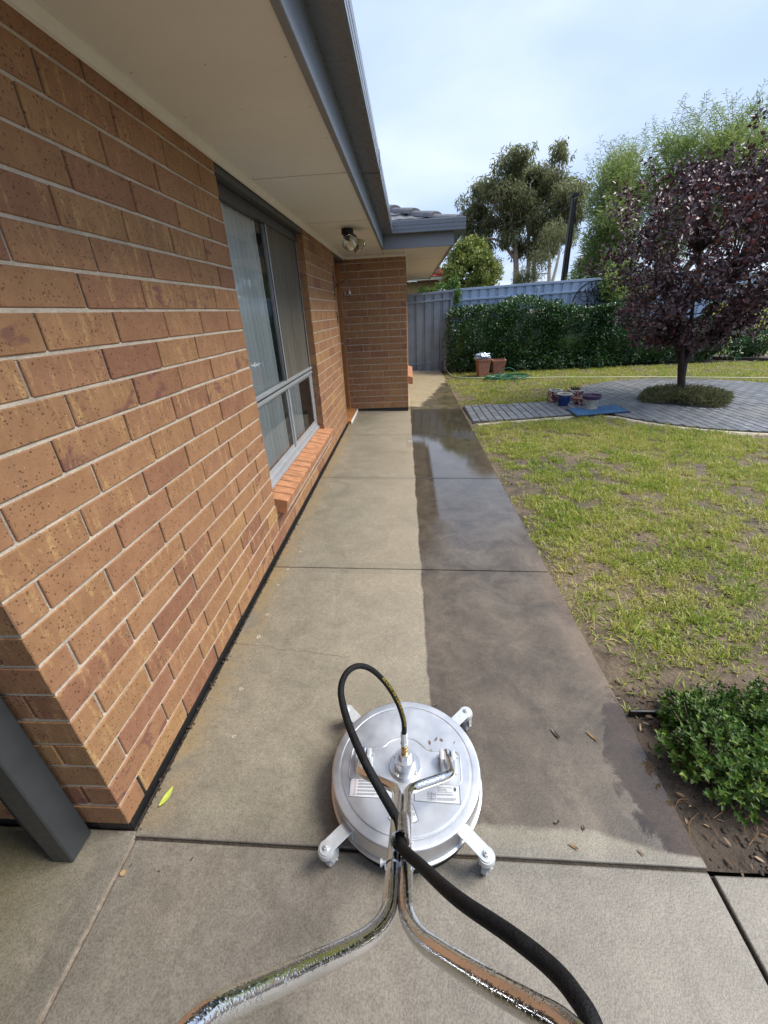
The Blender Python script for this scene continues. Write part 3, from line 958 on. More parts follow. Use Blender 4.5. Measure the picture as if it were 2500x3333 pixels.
gutter((EX + .029, EY - .001), (FE + .031, EY - .001), 0, -1, 1, 1)
gutter((FE + .031, EY - .001), (FE + .031, 12), 1, 0, -1, 0)
# ---- roof: deck plus concrete tiles where they show
tile_m = plain('roof_tile', (0.145, 0.145, 0.155), 0.62, var=0.22, vscale=9, bump=0.5, bscale=70)
TP = math.tan(R(20))
rf = MB()
RZ = GZ + .078
rf.add([(.66, -6, RZ), (-5, -6, RZ + 5.66 * TP), (-5, 12, RZ + 5.66 * TP), (.66, 12, RZ)], [(0, 1, 2, 3)])
rf.add([(.2, EY - .03, RZ), (1.56, EY - .03, RZ), (1.56 - 2, EY + 1.97, RZ + 2 * TP), (-.4, EY + 1.97, RZ + 2 * TP)], [(0, 1, 2, 3)])
rf.add([(1.56, EY - .03, RZ), (1.56, 12, RZ), (-.44, 12, RZ + 2 * TP), (-.44, EY + 1.97, RZ + 2 * TP)], [(0, 1, 2, 3)])
rf.add([(-6, -6, SZ + .03), (EX, -6, SZ + .03), (EX, -5.9, SZ + .03), (EX, 12, SZ + .03), (-6, 12, SZ + .03)], [(0, 1, 2, 3, 4)])
roof = rf.build('roof', tile_m, house)
def tile_mesh():
    mb = MB(); n = 14; vs = []; fs = []
    for r_, (v, zo) in enumerate(((-.02, .002), (-.02, .024), (.34, .004))):
        for q in range(n + 1):
            u = q / n
            vs.append((u * .30, v, zo + .007 * (1 - math.cos(u * 4 * math.pi)) / 2 * (1 if r_ else .9)))
    for r_ in range(2):
        for q in range(n): a = r_ * (n + 1) + q; fs.append((a, a + 1, a + n + 2, a + n + 1))
    return mb.add(vs, fs).mesh('roof_tile', smooth=40)
tmesh = tile_mesh(); tmesh.materials.append(tile_m)
sl = math.cos(R(20))
for r_ in range(5):
    yy = EY - .06 + r_ * .31 * sl
    for c_ in range(6):
        xx = 1.50 - .30 * (c_ + 1) - (r_ * .31 * sl)
        if xx < .1: continue
        link('roof_tile', tmesh, None, roof, loc=(xx, yy, RZ + (yy - EY + .03) * TP), rot=(R(20), 0, 0))
# hip caps
h0 = Vector((1.585, EY - .055, RZ + .03)); hd_ = Vector((-1, 1, TP)).normalized()
capm = None
for k in range(9):
    A = h0 + hd_ * (k * .39); B = A + hd_ * .43
    mb = MB()
    sx_ = Vector((1, 1, 0)).normalized(); up_ = hd_.cross(sx_) * -1
    if up_.z < 0: up_ = -up_
    vs = []; nn = 9
    for (P_, lift, sc) in ((A, .058, 1.0), (A + hd_ * .045, .060, 1.0), (B, .035, .88)):
        for q in range(nn):
            t = math.pi * q / (nn - 1)
            vs.append(P_ + sx_ * math.cos(t) * .115 * sc + up_ * (lift + (math.sin(t) ** .7) * .075 * sc - .085))
    fs = [(r_ * nn + q, r_ * nn + q + 1, (r_ + 1) * nn + q + 1, (r_ + 1) * nn + q) for r_ in range(2) for q in range(nn - 1)] + [tuple(range(nn - 1, -1, -1))]
    mb.add(vs, fs).build('ridge_cap', tile_m, roof, smooth=50)
# inner room / carport shell behind, so light does not leak through the house
sh = MB()
sh.box(-6, -.9, .1, 12, -.1, 2.17)
sh.box(-6, -5.9, -6, .1, -.1, 2.17); sh.box(-6, 0.0, -6, -5.9, -.1, 2.17)
sh.build('inner_shell', M['dark'], house)

# carport post
post = empty('carport_post', (-.17, -.05, -.036), 'dark grey steel post of the carport opening in front of the brick corner', 'post')
pm = MB()
pm.box(-.202, -.131, -.095, -.012, -.035, 2.17)
pm.build('post_face', M['post'], post, bevel=.004)
pm = MB(); pm.box(-.262, -.206, -.066, -.012, -.035, 2.17); pm.build('door_guide', M['post'], post, bevel=.003)
pm = MB(); pm.box(-.300, -.264, -.050, -.020, -.035, 2.17); pm.build('guide_lip', M['dark'], post)

# ================================================================== surface cleaner
def mat_steel(name, col=(0.72, 0.74, 0.77), rough=0.28, bump=0.06, scale=60, drops=0.0):
    m, g, b, o = newmat(name)
    p = g.pos()
    n = g.noise(p, scale, 4, 0.6); n0 = g.noise(p, 7, 4, 0.6)
    g.put(b.inputs['Base Color'], g.mix(g.mapr(n0, 0.3, 0.7), tuple(c * .74 for c in col), col))
    b.inputs['Metallic'].default_value = 1.0
    g.put(b.inputs['Roughness'], g.mapr(n0, 0.3, 0.7, max(.04, rough - .07), rough + .07))
    h = n
    if drops:
        d = g.voro(p, 240, rand=1.0)
        dm = g.m('MULTIPLY', g.mapr(d, 0.42, 0.15), g.mapr(g.noise(p, 17, 3), 0.42, 0.58))
        h = g.m('ADD', g.m('MULTIPLY', n, 0.5), g.m('MULTIPLY', dm, drops))
    g.put(b.inputs['Normal'], g.bump(h, bump, 0.01))
    return m


M['deck'] = mat_steel('brushed_deck', (0.80, 0.815, 0.84), 0.46, 0.05, 40, 0.9)
M['chrome'] = mat_steel('wet_chrome', (0.84, 0.84, 0.84), 0.13, 0.17, 60, 1.1)
M['plate'] = plain('zinc_plate', (0.70, 0.72, 0.73), 0.38, metal=0.45, var=0.06)
M['cast'] = mat_steel('machined_aluminium', (0.80, 0.82, 0.84), 0.33, 0.02, 90)
M['brass'] = mat_steel('brass', (0.60, 0.36, 0.12), 0.28, 0.05, 60)
M['rubber'] = plain('hose_rubber', (0.010, 0.010, 0.011), 0.6, var=0.4, vscale=60, bump=0.35, bscale=260, spec=0.22)
M['label'] = plain('printed_label', (0.62, 0.64, 0.67), 0.4, var=0.03)
M['ink'] = plain('label_ink', (0.05, 0.05, 0.06), 0.5)
M['redink'] = plain('red_label_ink', (0.45, 0.10, 0.12), 0.5)
M['yellowink'] = plain('yellow_hose_print', (0.55, 0.42, 0.03), 0.5)

MC = Vector((.897, .166, 0))
DZ = .080
cl = empty('surface_cleaner', (MC.x, MC.y, -.064), 'round stainless steel surface cleaner on castors with chrome handlebars', 'pressure cleaner')
prof = [(.001, DZ), (.2115, DZ), (.2135, DZ), (.2145, DZ - .0002), (.2165, DZ - .0026), (.2195, DZ - .0027), (.2215, DZ - .0006), (.2235, DZ - .0004), (.2245, DZ - .0004), (.2420, DZ - .0004), (.2430, DZ - .0005), (.2455, DZ - .0014), (.2473, DZ - .0036), (.2482, DZ - .0075), (.2485, DZ - .018), (.2485, DZ - .070), (.2495, DZ - .074), (.256, DZ - .076), (.257, DZ - .079), (.256, DZ - .083), (.246, DZ - .085)]
MB().lathe(list(reversed(prof)), (MC.x, MC.y, 0), 96).build('deck', M['deck'], cl, smooth=24)
sk = MB(); sk.lathe([(.238, -.058), (.243, -.057), (.245, -.003), (.238, -.003)], (MC.x, MC.y, 0), 64); sk.build('brush_skirt', M['rubber'], cl, smooth=50)
emb = [(-.176, -.056), (-.186, -.046), (-.1875, -.034), (-.1872, .011), (-.1834, .047), (-.175, .056), (-.1348, .0582), (-.0799, .0585), (-.0603, .0763), (-.0353, .0886), (-.01, .0932), (.0186, .0915), (.0406, .0819), (.0589, .0659), (.08, .0503), (.1289, .0492), (.170, .0470), (.1815, .036), (.1842, .0262), (.1817, -.047), (.1721, -.057)]
MB().tube(spline([(MC.x + a, MC.y + b_, DZ - .0005) for a, b_ in emb], 4), .0028, 8).build('pressed_rib', M['deck'], cl, smooth=60)
# swivel hub
hub = MB(); hc = (MC.x - .001, MC.y - .008, 0)
hub.lathe([(.001, .074), (.0505, .074), (.0515, .076), (.0515, .089), (.0495, .091), (.034, .091), (.0335, .094), (.0335, .131), (.032, .133), (.001, .133)], hc, 48)
hubo = hub.build('swivel_hub', M['cast'], cl, smooth=40)
hx = MB(); hx.lathe([(.001, .132), (.0205, .132), (.0205, .152), (.0185, .155), (.001, .155)], hc, 6); hx.build('hex_nut', M['cast'], hubo)
bz = MB(); bz.lathe([(.001, .154), (.0095, .154), (.0095, .163), (.0112, .164), (.0112, .172), (.0098, .174), (.0112, .176), (.0112, .186), (.0098, .188), (.0112, .190), (.0112, .199), (.001, .200)], hc, 16); bz.build('brass_fitting', M['brass'], hubo, smooth=40)
fr = MB(); fr.lathe([(.001, .199), (.0125, .199), (.0125, .207), (.0105, .209), (.0108, .250), (.0102, .253), (.001, .253)], hc, 8); fr.build('ferrule', M['plate'], hubo)
for a in (.62, 2.2, 3.8, 5.3):
    bx_, by_ = hc[0] + .0425 * math.cos(a - 2.85), hc[1] + .0425 * math.sin(a - 2.85)
    mb = MB(); mb.lathe([(.001, .0905), (.0062, .0905), (.0062, .0945), (.0035, .0948), (.0033, .0915), (.001, .0915)], (bx_, by_, 0), 12); mb.build('bolt', M['plate'], hubo, smooth=40)
# lugs
for sx_ in (-1, 1):
    lx = MC.x + sx_ * .1405; ly = MC.y + .005
    mb = MB()
    mb.box(lx - .030, lx + .030, ly - .034, ly + .030, DZ + .0005, DZ + .005)
    for q in (-1, 1):
        a = lx + q * .0185
        mb.add([(a - .007, ly - .032, DZ + .005), (a + .007, ly - .032, DZ + .005), (a + .007, ly + .026, DZ + .005), (a - .007, ly + .026, DZ + .005), (a - .007, ly - .012, DZ + .043), (a + .007, ly - .012, DZ + .043), (a + .007, ly + .022, DZ + .043), (a - .007, ly + .022, DZ + .043)],
               [(0, 3, 2, 1), (4, 5, 6, 7), (0, 1, 5, 4), (1, 2, 6, 5), (2, 3, 7, 6), (3, 0, 4, 7)])
    lug = mb.build('handle_lug', M['plate'], cl, bevel=.0022, seg=2, smooth=40)
    pin = MB(); pin.tube([(lx - .036, ly + .006, DZ + .028), (lx + .036, ly + .006, DZ + .028)], .005, 10)
    pin.tube([(lx + sx_ * -.033, ly + .006, DZ + .036), (lx - sx_ * .036, ly - .004, DZ + .024), (lx - sx_ * .034, ly - .010, DZ + .012)], .0012, 6); pin.build('pivot_pin', M['plate'], lug, smooth=50)
# castors
for (ux, uy) in ((-1, -1), (1, -1), (1, 1), (-1, 1)):
    d = Vector((ux, uy, 0)).normalized(); s_ = Vector((-d.y, d.x, 0))
    c0 = Vector((MC.x, MC.y, 0))
    A = c0 + d * .240; B = c0 + d * .328
    top = []
    hw = .0205
    pts = [A + s_ * hw, A - s_ * hw] + [B + (d * math.cos(t) - s_ * math.sin(t) * -1) * hw for t in [-math.pi / 2 + math.pi * q / 8 for q in range(9)]]
    pts = [A + s_ * hw, A - s_ * hw] + [B + d * (hw * math.cos(t)) + s_ * (hw * math.sin(t)) for t in [-math.pi / 2 + math.pi * q / 8 for q in range(9)]]
    mb = MB()
    za = .048
    mb.prism([(p_.x, p_.y) for p_ in pts], za - .003, za)
    arm = mb.build('castor_arm', M['plate'], cl, bevel=.0008)
    mb = MB()
    E_ = c0 + d * .2505
    mb.hexa([E_ + s_ * hw + Vector((0, 0, .006)), E_ - s_ * hw + Vector((0, 0, .006)), E_ - s_ * hw - d * .003 + Vector((0, 0, .006)), E_ + s_ * hw - d * .003 + Vector((0, 0, .006))],
            [E_ + s_ * hw + Vector((0, 0, za - .003)), E_ - s_ * hw + Vector((0, 0, za - .003)), E_ - s_ * hw - d * .003 + Vector((0, 0, za - .003)), E_ + s_ * hw - d * .003 + Vector((0, 0, za - .003))])
    mb.build('arm_bracket', M['plate'], arm)
    mb = MB(); mb.lathe([(.001, za), (.0105, za), (.0105, za + .002), (.001, za + .002)], (B.x, B.y, 0), 16); mb.lathe([(.001, za + .002), (.0085, za + .002), (.0085, za + .008), (.001, za + .008)], (B.x, B.y, 0), 6); mb.lathe([(.001, za + .008), (.004, za + .008), (.0035, za + .013), (.001, za + .013)], (B.x, B.y, 0), 10)
    mb.build('castor_bolt', M['plate'], arm, smooth=40)
    gzc = gz(B.x)
    wr = .026
    # swivel direction: trails backwards
    td = Vector((.45, .9, 0)).normalized()
    wc = Vector((B.x, B.y, 0)) + td * .016; wc.z = gzc + wr
    ws = Vector((-td.y, td.x, 0))
    mb = MB(); mb.lathe([(.001, za - .004), (.0235, za - .004), (.0260, za - .010), (.0260, za - .020), (.0215, za - .032), (.001, za - .034)], (B.x, B.y, 0), 24)
    for q in (-1, 1):
        o_ = ws * (.0165 * q)
        a0 = Vector((B.x, B.y, 0)) + o_
        mb.hexa([wc + o_ + ws * .0012 - td * .012, wc + o_ - ws * .0012 - td * .012, wc + o_ - ws * .0012 + td * .012, wc + o_ + ws * .0012 + td * .012],
                [a0 + ws * .0012 - td * .015 + Vector((0, 0, za - .018)), a0 - ws * .0012 - td * .015 + Vector((0, 0, za - .018)), a0 - ws * .0012 + td * .015 + Vector((0, 0, za - .018)), a0 + ws * .0012 + td * .015 + Vector((0, 0, za - .018))])
    mb.tube([wc - ws * .021, wc + ws * .021], .003, 8)
    fork = mb.build('castor_fork', M['plate'], arm, smooth=40)
    mb = MB(); mb.lathe([(.001, -.012), (.019, -.012), (.0245, -.008), (.026, 0), (.0245, .008), (.019, .012), (.001, .012)], wc, 24, rotM(ws)); mb.build('wheel', plain('castor_wheel', (0.42, 0.43, 0.44), 0.45) if 'castor_wheel' not in bpy.data.materials else bpy.data.materials['castor_wheel'], arm, smooth=40)
# handle
TR = .0134
def htube(pts, name, n=7, r=TR, sides=20):
    return MB().tube(spline(pts, n), r, sides).build(name, M['chrome'], cl, smooth=70)
xl, xr = .8815, .9085
htube([(.7575, .195, .108), (.757, .168, .112), (.7545, .120, .142), (.757, .090, .163), (.772, .072, .177), (.80, .052, .192), (.853, .018, .217), (.873, .000, .231), (xl, -.025, .250), (xl, -.06, .276), (xl, -.165, .357), (xl, -.27, .436)], 'handle_tube')
htube([(1.0375, .195, .108), (1.038, .168, .112), (1.0405, .120, .142), (1.038, .090, .163), (1.022, .072, .177), (.992, .052, .192), (.937, .018, .217), (.917, .000, .231), (xr, -.025, .250), (xr, -.06, .276), (xr, -.165, .357), (xr, -.27, .436)], 'handle_tube')
bl_ = htube([(xl, -.262, .430), (xl, -.30, .459), (xl - .0005, -.335, .486), (.880, -.358, .505), (.870, -.388, .537), (.852, -.417, .577), (.826, -.447, .628), (.772, -.500, .722), (.735, -.534, .780), (.715, -.555, .812), (.700, -.585, .838), (.693, -.63, .855), (.690, -.72, .880)], 'handlebar', r=.0142)
br_ = htube([(xr, -.262, .430), (xr, -.30, .459), (xr + .0005, -.335, .486), (.9115, -.358, .503), (.921, -.384, .530), (.937, -.412, .570), (.960, -.438, .614), (1.015, -.486, .694), (1.060, -.520, .750), (1.083, -.538, .778), (1.10, -.565, .805), (1.108, -.61, .828), (1.11, -.72, .86)], 'handlebar', r=.0142)
hdv = Vector((0, -.795, .607))
for xx in (xl, xr):
    c0 = Vector((xx, -.264, .4315))
    mb = MB(); mb.lathe([(.0142, -.002), (.0160, -.002), (.0160, .003), (.0146, .003)], c0, 24, rotM(hdv), cap=False); mb.build('collar_ring', M['chrome'], cl, smooth=50)
for sx_ in (-1, 1):
    xx = xl if sx_ < 0 else xr
    c0 = Vector((xx, -.255, .424))
    mb = MB(); mb.tube([c0 + Vector((sx_ * .010, 0, 0)), c0 + Vector((sx_ * .024, 0, 0))], .0042, 10); mb.tube([c0 + Vector((sx_ * .022, 0, 0)), c0 + Vector((sx_ * .026, 0, 0))], .0072, 12); mb.build('lock_button', M['plate'], cl, smooth=50)
# hose guide ring welded on the tubes
g0 = Vector((.893, -.158, .389)); g1 = Vector((.8965, -.222, .4365)); gd = (g1 - g0).normalized()
mb = MB(); L_ = (g1 - g0).length
mb.lathe([(.0195, 0), (.0222, 0), (.0222, L_), (.0195, L_), (.0195, 0)], g0, 32, rotM(gd), cap=False); mb.build('hose_guide', M['chrome'], cl, smooth=40)
# welded web between tubes
mb = MB(); mb.hexa([(.892, -.06, .268), (.898, -.06, .268), (.898, -.34, .482), (.892, -.34, .482)], [(.892, -.06, .276), (.898, -.06, .276), (.898, -.34, .490), (.892, -.34, .490)]); mb.build('weld_seam', M['chrome'], cl)

# labels printed on the deck
LZ = DZ + .0009
def rect_label(name, c, mat, z=LZ):
    mb = MB(); mb.prism([(MC.x + a, MC.y + b_) for a, b_ in reversed(c)], z - .0006, z); return mb.build(name, mat, cl)
def outline(c, w_, parent, mat, z):
    mb = MB(); n_ = len(c); cx = sum(a for a, _ in c) / n_; cy = sum(b_ for _, b_ in c) / n_
    vs = []
    for a, b_ in c:
        d = Vector((cx - a, cy - b_)).normalized() * w_ * 1.3
        vs += [(MC.x + a, MC.y + b_, z), (MC.x + a + d.x, MC.y + b_ + d.y, z)]
    mb.add(vs, [(2 * q, 2 * ((q + 1) % n_), 2 * ((q + 1) % n_) + 1, 2 * q + 1) for q in range(n_)])
    return mb.build('label_border', mat, parent)
LL = [(-.181, -.051), (-.040, -.0575), (-.039, -.1105), (-.1795, -.1075)]
RL = [(.028, -.0615), (.1735, -.0645), (.1708, -.1205), (.0275, -.1145)]
TL = [(-.0535, -.165), (-.020, -.118), (.0225, -.119), (.041, -.169), (.030, -.176), (-.043, -.173)]
l1 = rect_label('label', LL, M['label']); l2 = rect_label('label', RL, M['label']); l3 = rect_label('label', TL, M['label'])
for c, l_ in ((LL, l1), (RL, l2), (TL, l3)): outline(c, .0016, l_, M['ink'], LZ + .0003)
def put_text(body, x, y, size, mat, parent, rot=-.02):
    me = textmesh(body, size)
    o = link('print', me, mat, parent, loc=(MC.x + x, MC.y + y, LZ + .0004), rot=(0, 0, rot)); return o
def rules(x0, x1, y0, dy, rows, parent, w_=.0011, seed=1):
    rs = random.Random(seed); mb = MB()
    for q in range(rows):
        x = x0; yy = y0 - q * dy
        end = x1 - (rs.random() * .25 * (x1 - x0) if q % 3 == 2 else 0)
        while x < end:
            L_ = min(rs.uniform(.003, .008), end - x); mb.add([(MC.x + x, MC.y + yy, LZ + .0004), (MC.x + x + L_, MC.y + yy, LZ + .0004), (MC.x + x + L_, MC.y + yy + w_, LZ + .0004), (MC.x + x, MC.y + yy + w_, LZ + .0004)], [(0, 1, 2, 3)])
            x += L_ + .0012
    mb.build('print', M['ink'], parent)
for q, yy in enumerate((-.0592, -.069, -.0785, -.0889, -.0993)):
    mb = MB(); mb.lathe([(.0031, LZ + .0004), (.0040, LZ + .0004)], (MC.x - .1622, MC.y + yy, 0), 18, cap=False)
    mb.add([(MC.x - .1640, MC.y + yy - .0018, LZ + .0004), (MC.x - .1632, MC.y + yy - .0020, LZ + .0004), (MC.x - .1604, MC.y + yy + .0018, LZ + .0004), (MC.x - .1612, MC.y + yy + .0022, LZ + .0004)], [(0, 1, 2, 3)])
    mb.build('warning_symbol', M['redink'], l1)
    rules(-.1535, -.083, yy + .0018, .0022, 3, l1, .0011, q)
put_text('EC', .0712, -.0962, .0085, M['ink'], l2); put_text('REP', .0835, -.0965, .0078, M['ink'], l2)
put_text('UK', .0704, -.1095, .0085, M['ink'], l2); put_text('REP', .0830, -.1098, .0078, M['ink'], l2)
mb = MB()
for (xa, ya) in ((.0697, -.1000), (.0690, -.1130)):
    for (x0, x1) in ((xa, xa + .0122), (xa + .0126, xa + .0262)):
        for q in ((x0, x1, ya, ya + .0005), (x0, x1, ya + .0125, ya + .013), (x0, x0 + .0005, ya, ya + .013), (x1 - .0005, x1, ya, ya + .013)):
            mb.add([(MC.x + q[0], MC.y + q[2], LZ + .0003), (MC.x + q[1], MC.y + q[2], LZ + .0003), (MC.x + q[1], MC.y + q[3], LZ + .0003), (MC.x + q[0], MC.y + q[3], LZ + .0003)], [(0, 1, 2, 3)])
mb.build('print', M['ink'], l2)
for q, t in enumerate(('reduce the risk of injury,', 'hold the trigger', 'with both hands,', 'when the machine is on.')):
    put_text(t, .101, -.0735 - q * .0048, .0047, M['ink'], l2)
rules(.0985, .150, -.0935, .0026, 2, l2, .0011, 9); rules(.0985, .158, -.1055, .0027, 3, l2, .0011, 12)
rules(.010, .030, -.150, .0028, 3, l3, .0011, 5)
mb = MB(); mb.prism([(MC.x + .012, MC.y - .142), (MC.x + .024, MC.y - .142), (MC.x + .024, MC.y - .135), (MC.x + .020, MC.y - .131), (MC.x + .012, MC.y - .135)], LZ + .0001, LZ + .0004); mb.build('print', M['ink'], l3)

# ------------------------------------------------------------------ pressure hose
hs = empty('pressure_hose', (.896, .158, .25), 'black hydraulic hose looping from the cleaner swivel through the handle guide towards the viewer', 'hose')
loop = [(.896, .158, .238), (.8975, .158, .275), (.895, .163, .312), (.879, .172, .375), (.850, .173, .449), (.812, .168, .513), (.778, .158, .542), (.751, .138, .549), (.734, .116, .537), (.730, .088, .522), (.740, .052, .513), (.759, .006, .506), (.785, -.044, .500), (.815, -.092, .489), (.848, -.130, .461), (.875, -.153, .424), (.8925, -.170, .397), (.8955, -.210, .420), (.905, -.243, .452), (.938, -.291, .507), (.992, -.380, .625), (1.053, -.440, .693), (1.090, -.477, .726), (1.107, -.507, .752), (1.117, -.540, .765), (1.13, -.62, .74), (1.16, -.75, .60), (1.20, -.95, .3), (1.25, -1.2, .0), (1.35, -1.7, -.062), (1.5, -2.4, -.066)]
hp = spline(loop, 12)
nA = 12 * 14
rad = [(.0080 + .0028 * min(1, max(0, (q - 60) / 120))) for q in range(len(hp))]
MB().tube(hp, rad, 16).build('hose_tube', M['rubber'], hs, smooth=80)
# yellow print wrapped on the hose
tm_ = textmesh('XUZHOULETEX HYDRAULIC HOSE  CONFLEX 2SN', .0098)
arc = [0.0]
for a, b_ in zip(hp[:-1], hp[1:]): arc.append(arc[-1] + (b_ - a).length)
def at_arc(s_):
    k = max(0, min(len(arc) - 2, int(np.searchsorted(arc, s_)) - 1)); t = (s_ - arc[k]) / max(1e-9, arc[k + 1] - arc[k])
    return hp[k].lerp(hp[k + 1], t), (hp[k + 1] - hp[k]).normalized(), rad[k]
S0 = .050
for v in tm_.vertices:
    P_, T_, r_ = at_arc(S0 + v.co.x * .92)
    tocam = (CAM - P_).normalized(); tocam = (tocam - T_ * tocam.dot(T_)).normalized()
    sd_ = T_.cross(tocam)
    # print runs along the inner side of the loop
    th = R(28) + (v.co.y - .0035) / r_
    v.co = P_ + (tocam * math.cos(th) + sd_ * math.sin(th)) * (r_ + .0005)
link('hose_print', tm_, M['yellowink'], hs)

# small debris on the deck
def leafobj(name, x, y, z, L_, W_, ang, mat, label, group=None, tilt=.25, curl=.3):
    mb = MB(); n_ = 7; vs = []; fs = []
    for q in range(n_):
        t = q / (n_ - 1); w_ = W_ * .5 * math.sin(math.pi * min(1, t * .93 + .05)) ** .8
        zz_ = curl * L_ * (t - .5) ** 2 * 1.6 + .0015
        for s_ in (-1, 0, 1):
            vs.append(((t - .5) * L_, s_ * w_, zz_ + abs(s_) * w_ * tilt + (.0008 if s_ else 0)))
    for q in range(n_ - 1):
        for s_ in range(2): a = q * 3 + s_; fs.append((a, a + 3, a + 4, a + 1))
    mb.add(vs, fs)
    return mb.build(name, mat, None, smooth=80, loc=(x, y, z), rot=(0, 0, ang), label=label, cat='leaf', group=group)


M['leaf_brown'] = plain('brown_leaf', (0.23, 0.125, 0.05), 0.6, var=0.3, vscale=40)
M['leaf_tan'] = plain('tan_leaf', (0.40, 0.27, 0.14), 0.6, var=0.25, vscale=40)
M['leaf_dark'] = plain('dark_leaf', (0.06, 0.04, 0.03), 0.4, var=0.3, vscale=40)
M['leaf_lime'] = plain('lime_leaf', (0.50, 0.58, 0.10), 0.5, var=0.15, vscale=40)
for q, (x, y, L_, a, mt, tx) in enumerate(((.085, .078, .016, 1.9, 'leaf_brown', 'small brown leaf scrap on the cleaner deck right of the hose fitting'), (.108, .091, .014, .8, 'leaf_dark', 'dark curled leaf scrap on the cleaner deck, topmost of the scraps'), (.127, .088, .015, 2.4, 'leaf_brown', 'brown leaf scrap on the deck right of the dark curled one'), (.171, .079, .008, 1.0, 'leaf_dark', 'tiny dark scrap near the right rim of the deck'), (.088, .050, .010, 1.6, 'leaf_tan', 'tan scrap just above the right handle lug'), (.166, .036, .012, 2.2, 'leaf_brown', 'brown scrap right of the right handle lug'), (.158, -.078, .013, 1.7, 'leaf_dark', 'dark sliver on the right-hand printed label'))):
    leafobj('leaf_scrap', MC.x + x, MC.y + y, DZ + .001, L_, L_ * .38, a, M[mt], tx, 'leaf scraps on the cleaner deck')
# leaves on the path
for (x, y, L_, W_, a, mt, tx) in ((.062, .10, .065, .022, 1.35, 'leaf_lime', 'pale lime green leaf lying in the gap at the wall corner'), (1.485, .40, .050, .014, 2.0, 'leaf_dark', 'dark curled leaf on the wet dark concrete'), (1.625, .395, .055, .010, 2.2, 'leaf_brown', 'thin brown leaf on the wet path edge near the shrub'), (1.39, .085, .020, .010, .4, 'leaf_dark', 'small dark leaf bit near the front edge of the dark strip'), (1.47, .072, .016, .008, 1.4, 'leaf_dark', 'second small dark leaf bit near the front edge of the dark strip'), (.045, -.115, .020, .017, .3, 'leaf_tan', 'pale tan leaf flake beside the apron joint'), (.055, -.095, .010, .004, 1.2, 'leaf_dark', 'dark speck of leaf beside the tan flake'), (.235, -.07, .012, .005, .9, 'leaf_dark', 'dark leaf speck on the apron left of the cleaner'), (.15, -.105, .009, .004, .2, 'leaf_dark', 'tiny dark leaf speck near the apron joint'), (1.02, .51, .018, .006, .1, 'leaf_dark', 'dark twig scrap just beyond the cleaner'), (1.42, .018, .030, .008, 2.6, 'leaf_brown', 'brown twig leaf on the pale strip by the joint'), (1.62, .012, .022, .006, 2.2, 'leaf_brown', 'short brown leaf on the pale strip near the path edge')):
    leafobj('fallen_leaf', x, y, gz(x) + .001, L_, W_, a, M[mt], tx, 'fallen leaves on the concrete')

# ------------------------------------------------------------------ floodlight under the eave
fl = empty('twin_floodlight', (.36, 3.98, SZ), 'black twin floodlight with two clear glass bulbs under the eave', 'floodlight')
M['black'] = plain('black_plastic', (0.008, 0.008, 0.009), 0.5)
mb = MB(); mb.lathe([(.050, -.002), (.058, -.004), (.058, -.040), (.048, -.052), (.001, -.052)], (.36, 3.98, SZ), 8); mb.build('mount_box', M['black'], fl)
def mat_bulb():
    m, g, b, o = newmat('clear_bulb_glass')
    b.inputs['Base Color'].default_value = (.97, .97, .95, 1); b.inputs['Roughness'].default_value = .02; b.inputs['Transmission Weight'].default_value = 1.0; b.inputs['IOR'].default_value = 1.45
    g.put(b.inputs['Normal'], g.bump(g.voro(g.obj(), 60), .25, .01)); return m
M['bulb'] = mat_bulb()
M['reflector'] = mat_steel('bulb_reflector', (.78, .74, .62), .16, .1, 80)
for (dx, dy, dr) in ((-.012, -.006, Vector((.30, -.78, -.62))), (.016, .016, Vector((.55, .25, -.60)))):
    d = dr.normalized(); o_ = Vector((.36 + dx, 3.98 + dy, SZ - .045))
    Mx = rotM(d)
    mb = MB(); mb.lathe([(.012, -.01), (.016, .0), (.016, .018), (.034, .024), (.040, .060), (.036, .064)], o_, 20, Mx); hld = mb.build('lamp_holder', M['black'], fl, smooth=40)
    mb = MB(); mb.lathe([(.024, .060), (.038, .082), (.062, .118), (.072, .138), (.070, .140), (.036, .086), (.016, .066)], o_, 28, Mx, cap=False); mb.build('reflector', M['reflector'], hld, smooth=50)
    mb = MB(); mb.lathe([(.072, .138), (.0725, .145), (.064, .156), (.042, .166), (.016, .170), (.001, .171)], o_, 28, Mx, cap=False); mb.build('lens', M['bulb'], hld, smooth=60)

# ------------------------------------------------------------------ wrought iron bell by the door
be = empty('wall_bell', (0, 5.15, 1.78), 'dark wrought iron bracket with two small bells on the brick by the door', 'bell')
M['iron'] = plain('rusty_iron', (0.035, 0.024, 0.02), 0.7, var=0.4, vscale=60)
mb = MB(); yb = 5.12
mb.tube([(.008, yb, 1.92), (.008, yb, 1.66)], .005, 6)
mb.tube(spline([(.008, yb, 1.80), (.05, yb, 1.775), (.10, yb, 1.79), (.14, yb, 1.825), (.18, yb, 1.84), (.205, yb, 1.82), (.20, yb, 1.795)], 5), .0045, 6)
mb.tube(spline([(.008, yb, 1.74), (.03, yb, 1.765), (.055, yb, 1.77), (.06, yb, 1.75), (.045, yb, 1.745)], 5), .004, 6)
mb.tube(spline([(.06, yb, 1.78), (.075, yb, 1.81), (.095, yb, 1.812), (.098, yb, 1.796)], 5), .004, 6)
mb.build('bracket', M['iron'], be)
